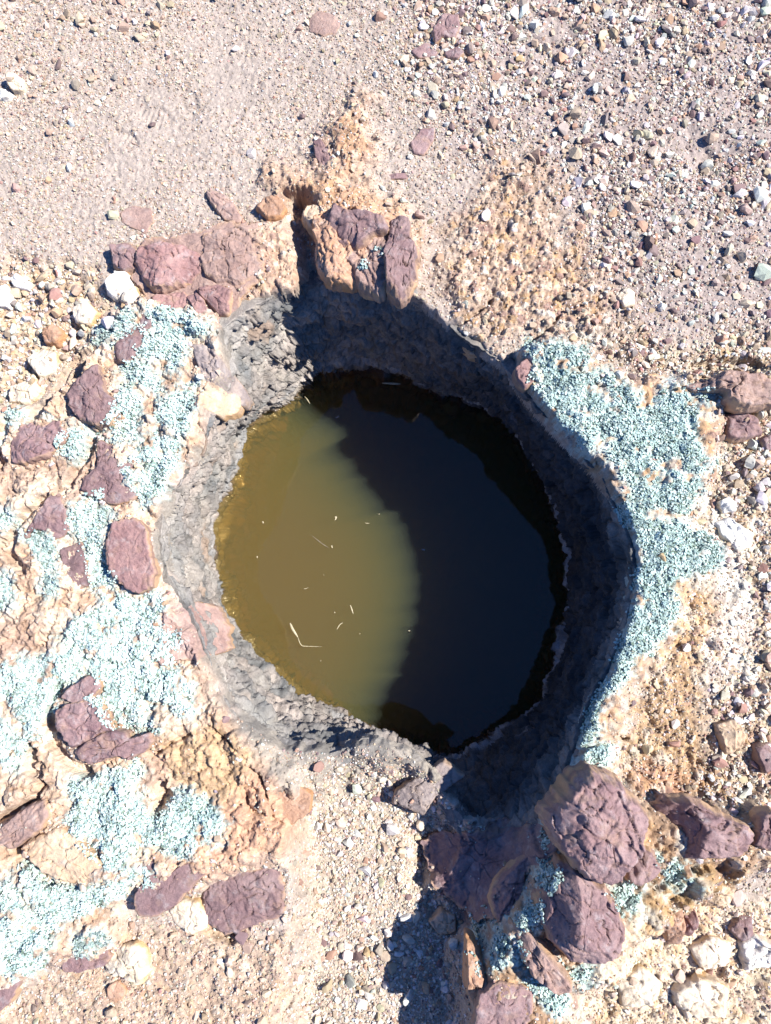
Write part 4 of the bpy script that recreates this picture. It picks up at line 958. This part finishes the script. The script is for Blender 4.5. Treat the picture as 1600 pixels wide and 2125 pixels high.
LICHEN = [
 ('blue green lichen on the outer left slope beside the long purple crest rock', .30, [(180,712),(195,680),(240,645),(287,638),(272,688),(238,713),(208,725)], .80),
 ('pale lichen at the top of the upper left ridge under the red rocks', .24, [(312,646),(337,638),(409,650),(412,665),(394,676),(390,725),(375,762),(345,765),(328,742),(300,750),(282,727),(300,680)], 1),
 ('lichen patch in the middle of the upper left ridge right of the crest rock', .22, [(244,765),(270,738),(307,752),(320,785),(347,811),(322,822),(292,795),(262,788)], 1),
 ('ragged lichen patch beside the grey purple rim rock', .12, [(326,832),(360,809),(414,793),(414,820),(396,845),(396,894),(375,900),(354,888),(328,877)], 1),
 ('white lichen patch right of the large purple slope rock', .20, [(230,828),(262,796),(302,830),(291,856),(287,908),(270,927),(238,914),(223,877)], 1.05),
 ('lichen fringe over the top left of the dome shaped boulder', .25, [(-5,878),(15,847),(56,856),(78,862),(40,878),(22,905),(-5,918)], .95),
 ('lichen spreading right from the dome shaped boulder', .30, [(114,870),(139,886),(157,882),(187,895),(227,905),(223,918),(189,918),(182,952),(150,960),(122,944),(114,916),(133,897)], .95),
 ('lichen patch right of the ragged purple brown rock', .17, [(298,914),(322,902),(366,907),(377,957),(358,993),(337,993),(336,1027),(311,1063),(287,1049),(275,1019),(247,987),(253,970),(300,976),(275,950)], 1),
 ('lichen running down between the dark wedge and the oval reddish slab', .26, [(146,1051),(180,1034),(214,1008),(223,1025),(208,1047),(238,1062),(223,1090),(220,1150),(225,1187),(249,1212),(272,1235),(302,1238),(312,1264),(290,1294),(248,1274),(213,1252),(188,1217),(180,1160),(170,1125),(138,1100)], 1.02),
 ('rounded grey green lichen clump under the two lobed purple rock', .30, [(39,1112),(67,1095),(101,1099),(114,1124),(118,1161),(109,1184),(88,1178),(65,1152),(54,1127)], .78),
 ('small grey green lichen clump below the dark purple wedge', .28, [(88,1199),(109,1185),(129,1210),(126,1242),(97,1244),(84,1221)], .78),
 ('broad white lichen mat left of the mauve peeling slab', .22, [(129,1307),(157,1275),(240,1253),(285,1242),(326,1230),(339,1251),(332,1292),(369,1322),(377,1349),(362,1371),(388,1386),(399,1420),(400,1461),(418,1472),(396,1489),(352,1472),(330,1453),(302,1478),(332,1517),(300,1527),(262,1512),(232,1512),(212,1476),(178,1450),(208,1420),(193,1390),(163,1360),(129,1349)], 1.05),
 ('lichen mat left of the split purple boulder', .22, [(-5,1397),(30,1354),(75,1358),(157,1358),(182,1375),(171,1396),(129,1433),(114,1478),(92,1501),(96,1542),(60,1527),(43,1474),(20,1444),(-5,1452)], 1),
 ('lichen patch on the left edge level with the oval reddish slab', .22, [(-8,1200),(22,1185),(36,1225),(24,1249),(-8,1266)], 1.05),
 ('small lichen patch on the left edge beside the two lobed rock', .22, [(-8,1054),(30,1058),(36,1090),(-8,1104)], 1.05),
 ('very large lichen mat over the lower left slope', .24, [(146,1617),(180,1613),(240,1590),(285,1576),(300,1600),(262,1637),(285,1654),(322,1666),(330,1692),(358,1651),(397,1635),(437,1667),(467,1720),(467,1744),(431,1756),(394,1771),(349,1767),(319,1748),(262,1767),(247,1802),(313,1814),(309,1834),(262,1849),(240,1864),(210,1876),(157,1894),(105,1913),(73,1898),(47,1847),(54,1795),(90,1806),(150,1834),(227,1834),(197,1787),(165,1752),(122,1735),(125,1712),(150,1690)], 1),
 ('white lichen mat along the bottom left edge below the tan boulder', .22, [(-8,1830),(22,1815),(49,1845),(75,1900),(129,1911),(114,1947),(92,1999),(77,2011),(37,2048),(6,2014),(-8,1999)], 1.05),
 ('dull grey green lichen above the curved grey purple slab', .10, [(155,1951),(187,1932),(227,1947),(212,1977),(157,1984)], .62),
 ('lichen on the left edge beside the split purple boulder', .20, [(-8,1498),(60,1528),(62,1572),(20,1602),(-8,1574)], 1.03),
 ('thick blue green lichen covering the right rim of the hole', .42, [(1084,735),(1097,714),(1127,710),(1180,707),(1216,727),(1219,748),(1189,768),(1270,774),(1287,791),(1319,823),(1375,808),(1416,797),(1429,814),(1422,840),(1444,870),(1441,896),(1463,919),(1456,960),(1482,960),(1459,997),(1452,1024),(1433,1050),(1412,1074),(1394,1056),(1345,1052),(1313,1033),(1290,977),(1268,947),(1242,917),(1221,943),(1197,936),(1170,898),(1144,868),(1122,831),(1099,812),(1107,786),(1114,754)], .86),
 ('small lichen patch below the rough brown purple slab', .22, [(1425,810),(1472,800),(1523,812),(1501,842),(1465,834)], .86),
 ('long lichen strip down the right side of the hole', .60, [(1257,1046),(1292,1022),(1334,1044),(1358,1084),(1412,1074),(1467,1123),(1504,1142),(1492,1172),(1457,1187),(1412,1207),(1396,1226),(1407,1257),(1384,1312),(1358,1334),(1343,1357),(1332,1364),(1300,1391),(1264,1379),(1268,1344),(1298,1321),(1298,1287),(1294,1250),(1287,1209),(1302,1186),(1328,1167),(1324,1110),(1288,1080),(1260,1062)], .84),
 ('narrow lichen ribbon on the lower right rim above the hole shadow', 1.5, [(1253,1411),(1289,1394),(1306,1404),(1291,1424),(1257,1447),(1242,1475),(1242,1522),(1225,1544),(1197,1548),(1208,1494),(1227,1437)], .84),
 ('lichen clump at the top of the biggest purple boulder', .60, [(1193,1569),(1225,1552),(1259,1537),(1276,1542),(1257,1589),(1240,1604),(1210,1601),(1169,1631),(1155,1634),(1174,1580)], .88),
 ('dark lichen band between the red sliver and the egg shaped boulder', .40, [(1122,1695),(1146,1710),(1163,1757),(1156,1836),(1135,1868),(1126,1900),(1131,1924),(1075,1932),(1069,1904),(1088,1881),(1110,1844),(1118,1765)], .80),
 ('lichen clump at the right edge of the gravel chute', .38, [(988,1905),(1015,1883),(1039,1889),(1043,1922),(1069,1941),(1092,1971),(1084,2007),(1056,2011),(1022,2011),(983,1987),(976,1950)], .82),
 ('lichen strip under the pinkish brown pitted rock', 1.2, [(1088,2027),(1124,2029),(1174,2061),(1182,2087),(1157,2104),(1124,2082),(1092,2050)], .95),
 ('lichen pocket between the egg shaped boulder and the purple wedge', .36, [(1257,1847),(1292,1830),(1343,1832),(1328,1874),(1313,1894),(1292,1906),(1275,1877)], .86),
 ('lichen pocket under the wide purple boulder', .34, [(1354,1774),(1379,1789),(1409,1785),(1437,1825),(1416,1842),(1382,1834),(1369,1802)], .88),
 ('lichen fringe at the foot of the egg shaped boulder', 1.2, [(1159,2011),(1227,2010),(1212,2037),(1169,2033)], .95),
 ('small lichen spot high on the central block of the top rock cluster', .45, [(770,516),(785,508),(799,520),(792,534),(772,534)], .85),
 ('small pale lichen spot low on the central block of the top rock cluster', .45, [(742,549),(756,538),(766,552),(758,566),(744,566)], .95),
 ('small round lichen spot under the pink red rocks', .30, [(399,674),(430,668),(434,690),(412,698)], .95),
]
FILM = np.full((GNY, GNX), -140.0); COVER = np.full((GNY, GNX), .5)
for k, (lab, cov, poly, tone) in enumerate(LICHEN):
    d_ = sdist(poly); COVER = np.where(d_ > FILM, cov + (.3 if poly[0][0] < 600 else .14), COVER); FILM = np.maximum(FILM, d_)
# a thin bonded skin of the same lichen on the crust under and around the lobes
d_ = samp(FILM, tpx, tpy); hl = fbm2(tpx / 26, tpy / 26, 4, 311) * 1.7 + .35 * fbm2(tpx / 7, tpy / 7, 2, 315)
d_ = d_ + 15 * fbm2(tpx / 34, tpy / 34, 3, 301) + 10 * fbm2(tpx / 9, tpy / 9, 2, 305)
fm = sstep(-16, 4, d_ + 14 * fbm2(tpx / 5, tpy / 5, 2, 351)) * sstep(.38, .0, hl - samp(COVER, tpx, tpy) - .25 * fbm2(tpx / 6, tpy / 6, 2, 355))
pale = .75 * sstep(-85, -20, d_ + 40 * fbm2(tpx / 40, tpy / 40, 4, 361)) * sstep(.05, .45, fbm2(tpx / 24, tpy / 24, 4, 365)) * (tpx > 1150)
fv = (1 + .35 * fbm2(tpx / 8, tpy / 8, 3, 371))[..., None]
TC = TC * (1 - .8 * fm[..., None]) + np.array([.45, .575, .54]) * fv * .8 * fm[..., None]
TC = TC * (1 - .6 * pale[..., None]) + np.array([.56, .60, .57]) * fv * .6 * pale[..., None]
ca_ = np.ones((ny * nx, 4), np.float32); ca_[:, :3] = np.clip(TC, .02, .8).reshape(-1, 3)
ground.data.color_attributes['Col'].data.foreach_set('color', ca_.ravel())
for k, (lab, cov, poly, tone) in enumerate(LICHEN):
    lichen(lab, poly, cov + (.36 if poly[0][0] < 600 else .08), k, tone * (1.1 if poly[0][0] < 600 else 1.12))

# ------------------------------------------------------------------ gravel and pebbles
def base_stone(sub, seed, cuts):
    """an angular stone: a unit sphere with flat faces chopped off it"""
    bm = __import__('bmesh').new()
    __import__('bmesh').ops.create_icosphere(bm, subdivisions=sub, radius=1.0)
    bm.verts.ensure_lookup_table()
    V = np.array([v.co[:] for v in bm.verts]); Fc = np.array([[v.index for v in f.verts] for f in bm.faces]); bm.free()
    rs = np.random.RandomState(seed)
    for _ in range(cuts):
        n = rs.randn(3); n /= np.linalg.norm(n); dd = .36 + .42 * rs.rand()
        k = V @ n - dd
        V = V - np.clip(k, 0, None)[:, None] * n[None, :]
    V *= np.array([1, .72 + .25 * rs.rand(), .5 + .25 * rs.rand()])
    return V / np.abs(V[:, :2]).max(), Fc

PAL = np.array([(.66, .645, .60), (.60, .50, .37), (.40, .29, .205), (.165, .10, .10), (.44, .27, .165), (.26, .225, .205), (.30, .155, .12), (.48, .36, .27)])
CW = ['white', 'cream', 'tan', 'purple', 'orange', 'grey', 'reddish brown', 'pinkish tan']
#          density  small  size  power   white cream tan purp orng grey red pink
def zones(px, py, X, Y):
    g, e1, e2 = masks(X, Y, px, py)
    ch, tr, re, rl, bl, chs = g(m_chute), g(m_tr), g(m_re), g(m_rl), g(m_bl), g(m_chs)
    crust = np.clip(g(m_outw) + g(m_oute) + g(m_se) + g(m_slab) + g(m_sal), 0, 1)
    ne = np.clip(g(m_ne) + g(m_n), 0, 1)
    pit = np.clip(g(m_pit) + g(m_pit2), 0, 1)
    patch = sstep(-.22, .22, fbm2(X * 7, Y * 7, 4, 401) + .25 * fbm2(X * 28, Y * 28, 3, 404))
    topl = sstep(420, 0, np.hypot(px - 60, (py - 60))) + .6 * sstep(300, 0, np.hypot(px - 800, py - 120))
    den = .36 + .34 * patch + .45 * topl
    den = den * (1 - tr) + tr * (.45 + 1.25 * patch) * (1 - .8 * pit)
    den = den * (1 - ne) + ne * .34
    den = den * (1 - ch) + ch * 1.5
    den = den * (1 - re) + re * .95 * (1 - .75 * g(m_che))
    den = den * (1 - rl) + rl * .7
    den = den * (1 - bl) + bl * .6
    den = den * (1 - .93 * crust)
    print_ = np.zeros_like(px)
    for (cx, cy, r) in ((330, 245, 95), (470, 180, 90), (270, 330, 80)):
        print_ = np.maximum(print_, sstep(r, r * .4, np.hypot(px - cx, py - cy)))
    den *= 1 - .75 * print_
    big = .10 + .90 * np.clip(tr * .75 + re * .8 + rl * 1.0 + .32 * ch + .4 * bl + .35 * np.clip(topl, 0, 1) + ne * .3, 0, 1)
    return den, big, tr, ch, re, rl

rs = np.random.RandomState(77)
NC = 560000
gx = X0 + rs.rand(NC) * (X1 - X0); gy = Y0 + rs.rand(NC) * (Y1 - Y0)
gz0 = ground_z(gx, gy)
gpx, gpy = proj(gx, gy, gz0)
den, big, ztr, zch, zre, zrl = zones(gpx, gpy, gx, gy)
size = .00140 * np.clip(rs.rand(NC), 1e-5, 1) ** (-1 / 2.35) * (1 + .26 * ztr + .20 * zch + .28 * zre + .4 * zrl)                   # half width, metres
keep = (rs.rand(NC) < den * .9) & ((size < .0042) | (rs.rand(NC) < big)) & (size < .0175) & (samp(SD_RIM, gpx, gpy) < -6)
gx, gy, size, ztr, zch, zre, zrl = [a[keep] for a in (gx, gy, size, ztr, zch, zre, zrl)]
# crumbs and dirt gathered against the foot of each rock
ex, ey, es, ek = [], [], [], []
for O, nrm, h, kd in EDGES:
    per = np.linalg.norm(np.diff(O, axis=0), axis=1).sum(); m_ = int(per / .0042)
    i = rs.randint(0, len(O), m_); off = np.abs(rs.randn(m_)) * .008 + .0025
    ex.append(O[i, 0] + nrm[i, 0] * off); ey.append(O[i, 1] + nrm[i, 1] * off)
    es.append(.0015 * np.clip(rs.rand(m_), .01, 1) ** (-1 / 2.6))
ex, ey, es = np.concatenate(ex), np.concatenate(ey), np.concatenate(es)
p_, q_ = proj(ex, ey, ground_z(ex, ey)); k_ = samp(SD_RIM, p_, q_) < -6
ex, ey, es = ex[k_], ey[k_], es[k_]
gx = np.concatenate([gx, ex]); gy = np.concatenate([gy, ey]); size = np.concatenate([size, es])
ztr, zch, zre, zrl = [np.concatenate([a, np.full(len(ex), v)]) for a, v in ((ztr, 0), (zch, 0), (zre, .2), (zrl, .5))]
# scattered stones on the ledge and lip under the chute
gz, gn, on = surface(gx, gy)
ok = (on == 0) | (rs.rand(len(gx)) < .02)
gx, gy, gz, gn, size, ztr, zch, zre, zrl = [a[ok] for a in (gx, gy, gz, gn, size, ztr, zch, zre, zrl)]
ng = len(gx)
wts = np.zeros((ng, 8))
wts += np.array([.22, .24, .26, .05, .06, .04, .03, .25]) * (1 - np.clip(ztr + zch + zre + zrl, 0, 1))[:, None]
wts += np.array([.36, .17, .12, .17, .07, .07, .03, .06]) * ztr[:, None]
wts += np.array([.42, .26, .15, .05, .06, .05, .02, .08]) * zch[:, None]
wts += np.array([.34, .24, .14, .09, .07, .03, .06, .08]) * zre[:, None]
wts += np.array([.30, .38, .12, .03, .10, .02, .02, .10]) * zrl[:, None]
wts /= wts.sum(1, keepdims=True)
kind = (rs.rand(ng)[:, None] > np.cumsum(wts, 1)).sum(1).clip(0, 7)
PAL = PAL * .8 + .2 * np.array([.40, .335, .29])
col = PAL[kind] * (.78 + .40 * rs.rand(ng, 1)) * (1 + .05 * rs.randn(ng, 3))
gpx, gpy = proj(gx, gy, gz)
inview = (gpx > 8) & (gpx < 1592) & (gpy > 8) & (gpy < 2117)
order = np.argsort(-size * inview)
single = np.zeros(ng, bool); single[order[:300]] = True

bury = .08 + .42 * rs.rand(ng)
BASES_S = [base_stone(1, 40 + i, 7) for i in range(14)]
BASES_L = [base_stone(2, 70 + i, 12) for i in range(14)]
def stones(sel, bases, jit):
    Vs, Fs, Cs = [], [], []; off = 0
    which = rs.randint(0, len(bases), len(sel))
    for b, (BV, BF) in enumerate(bases):
        ii = sel[which == b]
        if not len(ii): continue
        a, bb, n = frames(gn[ii], rs, jit)
        th = rs.rand(len(ii)) * 6.28
        ca, sa = np.cos(th)[:, None], np.sin(th)[:, None]
        a2, b2 = a * ca + bb * sa, -a * sa + bb * ca
        s = size[ii][:, None, None]
        st = (.8 + .45 * rs.rand(len(ii), 1, 1))
        L = BV[None] * s
        P = a2[:, None, :] * L[..., 0:1] * st + b2[:, None, :] * L[..., 1:2] + n[:, None, :] * L[..., 2:3]
        P += (np.stack([gx[ii], gy[ii], gz[ii] + size[ii] * bury[ii]], -1))[:, None, :]
        Vs.append(P.reshape(-1, 3))
        k = len(BV)
        Fs.append((BF[None] + (off + np.arange(len(ii)) * k)[:, None, None]).reshape(-1, 3))
        Cs.append(np.repeat(col[ii], k, 0)); off += len(ii) * k
    return np.vstack(Vs), np.vstack(Fs), np.vstack(Cs)
small = np.nonzero(~single & (size < .0032))[0]; mid = np.nonzero(~single & (size >= .0032))[0]
BASES_T = [base_stone(1, 140 + i, 6) for i in range(10)]
va, fa, ca_ = stones(small, BASES_T, .3); vb, fb, cb = stones(mid, BASES_S, .28)
gravel = mesh_obj('gravel', np.vstack([va, vb]), np.vstack([fa, fb + len(va)]), M_PEBBLE, np.clip(np.vstack([ca_, cb]), .02, .85), smooth=False)
tag(gravel, 'fine white, tan and purple gravel scattered over the earth', 'gravel', kind='stuff')
print('gravel', len(small), len(mid), 'faces', len(fa) + len(fb))

used_labels = set()
LANDMARKS = [(lab, np.array(poly, float).mean(0)) for (_, lab, _, _, poly, _) in ROCKS]
sz_all = size[single]
q1, q2 = np.quantile(sz_all, [.45, .85])
for i in order[:300]:
    v, f_, c_ = stones(np.array([i]), [BASES_L[i % 14]], .25)
    org = np.array([gx[i], gy[i], gz[i]])
    o = mesh_obj('pebble', v - org, f_, M_PEBBLE, np.clip(c_, .02, .85), smooth=False)
    o.location = org
    sw = 'small' if size[i] < q1 else ('middling' if size[i] < q2 else 'large')
    a_, b_ = int(round(gpx[i] / 16)), int(round(gpy[i] / 21.25))
    lab = f"{sw} {CW[kind[i]]} pebble, {a_} percent across and {b_} percent down the photo"
    if lab in used_labels:
        lab = f"{sw} {CW[kind[i]]} pebble, {gpx[i] / 16:.1f} percent across and {gpy[i] / 21.25:.1f} percent down the photo"
    used_labels.add(lab)
    tag(o, lab, 'pebble', 'loose pebbles scattered over the ground')

# ------------------------------------------------------------------ bits floating on the water, twigs at its edge
m_str, nt, bs = new_mat("dry_straw")
co = N(nt, 'ShaderNodeNewGeometry').outputs['Position']
nt.links.new(ramp(nt, noise_node(nt, co, 300, 3), [(.3, (.26, .22, .13)), (.7, (.44, .39, .27))]), bs.inputs['Base Color'])
bs.inputs['Roughness'].default_value = .7
m_twig, nt, bs = new_mat("grey_twig")
co = N(nt, 'ShaderNodeNewGeometry').outputs['Position']
nt.links.new(ramp(nt, noise_node(nt, co, 200, 3), [(.3, (.16, .13, .11)), (.7, (.32, .27, .22))]), bs.inputs['Base Color'])

def strip(name, pts, w, mat, z, parent=None, thick=.0006, arch=0.0):
    """a thin curled blade or stick through picture points, at height z"""
    P = np.array([[*unproj(a, b, z)] for a, b in pts], float)
    t = np.linspace(0, len(P) - 1, 8 * (len(P) - 1) + 1)
    C = np.column_stack([np.interp(t, np.arange(len(P)), P[:, 0]), np.interp(t, np.arange(len(P)), P[:, 1])])
    for _ in range(3):
        C[1:-1] = .25 * C[:-2] + .5 * C[1:-1] + .25 * C[2:]
    T = np.gradient(C, axis=0); T /= np.linalg.norm(T, axis=1, keepdims=True)
    Nn = np.column_stack([-T[:, 1], T[:, 0]]); u = np.linspace(0, 1, len(C))
    wd = (w / 2 * (np.sin(np.pi * np.clip(u * .92 + .06, 0, 1)) ** .5))[:, None]
    h = z + arch * np.sin(np.pi * u)
    V = []
    for i in range(len(C)):
        for sx, dz in ((-1, .2), (0, 1), (1, .2), (0, -.8)):
            q = C[i] + Nn[i] * wd[i] * sx
            V.append((q[0], q[1], h[i] + dz * thick))
    F = []
    for i in range(len(C) - 1):
        for k in range(4):
            a, b = i * 4 + k, i * 4 + (k + 1) % 4
            F.append((a, b, b + 4, a + 4))
    F += [(3, 2, 1, 0), tuple(len(V) - 4 + k for k in range(4))]
    V = np.array(V); org = V.mean(0)
    o = mesh_obj(name, V - org, np.array(F), mat, smooth=False)
    if parent:
        o.parent = parent; o.location = Vector(org) - parent.location
    else:
        o.location = org
    return o

def flake(name, px, py, r, seed, z, mat):
    rs = np.random.RandomState(seed); x, y = unproj(px, py, z)
    n = 9; A = np.arange(n) / n * 6.283; R_ = r * (.45 + .75 * rs.rand(n)) * (1 + .5 * np.cos(A * 2 + rs.rand() * 6))
    top = np.column_stack([R_ * np.cos(A), R_ * np.sin(A), .0008 + .0012 * rs.rand(n)])
    bot = top * [.9, .9, 1] - [0, 0, .0009]
    V = np.vstack([[[0, 0, .0016]], top, bot, [[0, 0, -.0005]]])
    F = []
    for k in range(n):
        j = (k + 1) % n
        F += [(0, 1 + k, 1 + j), (1 + k, 1 + n + k, 1 + j), (1 + j, 1 + n + k, 1 + n + j), (2 * n + 1, 1 + n + j, 1 + n + k)]
    o = mesh_obj(name, V, np.array(F), mat, smooth=False); o.location = (float(x), float(y), z)
    return o

ZF = Z_W + .0008
x, y = unproj(625, 1325, ZF)
st = bpy.data.objects.new('dry_grass', None); COL.objects.link(st); st.location = (float(x), float(y), ZF); st.empty_display_size = .01
tag(st, 'bent dry grass blade with a thin stalk floating in the sunlit water', 'dry grass', 'dry bits floating on the water')
strip('blade', [(602, 1293), (608, 1306), (618, 1322)], .0060, m_str, ZF, st, .0009, .003)
strip('stem', [(618, 1322), (622, 1334), (627, 1341), (668, 1342)], .0022, m_str, ZF, st, .0008, .001)
for k, (lab, pts, w, mt) in enumerate([
    ('short pair of straws crossed on the water right of the bent grass blade', [(699, 1306), (705, 1296), (712, 1292)], .0022, m_str),
    ('crooked straw scrap on the water above the crossed straws', [(727, 1256), (730, 1264), (733, 1274)], .0030, m_str),
    ('hair thin dark straw near the middle of the lit water', [(648, 1112), (668, 1128), (684, 1138)], .0012, m_twig),
    ('tiny pale straw in the blue green edge of the lit water', [(757, 1085), (762, 1086), (767, 1086)], .0016, m_str),
    ('small straw left of centre in the lit water', [(640, 1219), (634, 1222), (630, 1221)], .0014, m_str)]):
    o = strip('dry_grass', pts, w, mt, ZF); tag(o, lab, 'dry grass', 'dry bits floating on the water')
for k, (lab, px, py, r) in enumerate([
    ('pale leaf flake alone in the upper left of the lit water', 546, 1084, .0042), ('crumpled pale leaf bit near the centre of the lit water', 697, 1076, .0058),
    ('small white flake near the left waterline', 534, 1156, .0030), ('little pale leaf bit below the hair thin dark straw', 689, 1134, .0042),
    ('pale fleck left of the crooked straw scrap', 695, 1271, .0030), ('tiny flake right of the crossed straws', 747, 1315, .0026),
    ('pale fleck at the shadow edge low in the water', 849, 1309, .0030), ('white fleck at the shadow edge high in the water', 787, 1067, .0024),
    ('grey leaf bit in the shaded water just past the shadow edge', 879, 1141, .0062), ('grey wing shaped flake in shaded water near the top', 700, 866, .0065),
    ('tiny speck low in the lit water under the bent grass blade', 666, 1371, .0020), ('tiny speck above the bent grass blade', 672, 1193, .0018)]):
    o = flake('leaf_flake', px, py, r * .7, 30 + k, ZF, m_str if k not in (8, 9) else m_twig); tag(o, lab, 'leaf bit', 'dry bits floating on the water')
for k, (lab, pts, w) in enumerate([
    ('pale stick lying at the upper waterline in the shade', [(793, 795), (815, 797), (832, 797)], .006),
    ('thin pale twig at the upper left waterline where the sunlight ends', [(668, 772), (676, 770), (680, 765)], .003),
    ('small curled straw on the wet stones at the upper left waterline', [(632, 823), (638, 830), (643, 838)], .0032)]):
    o = strip('twig', pts, w, m_str, Z_W + .004, None, .0018, .004); tag(o, lab, 'twig', 'twigs at the waterline')
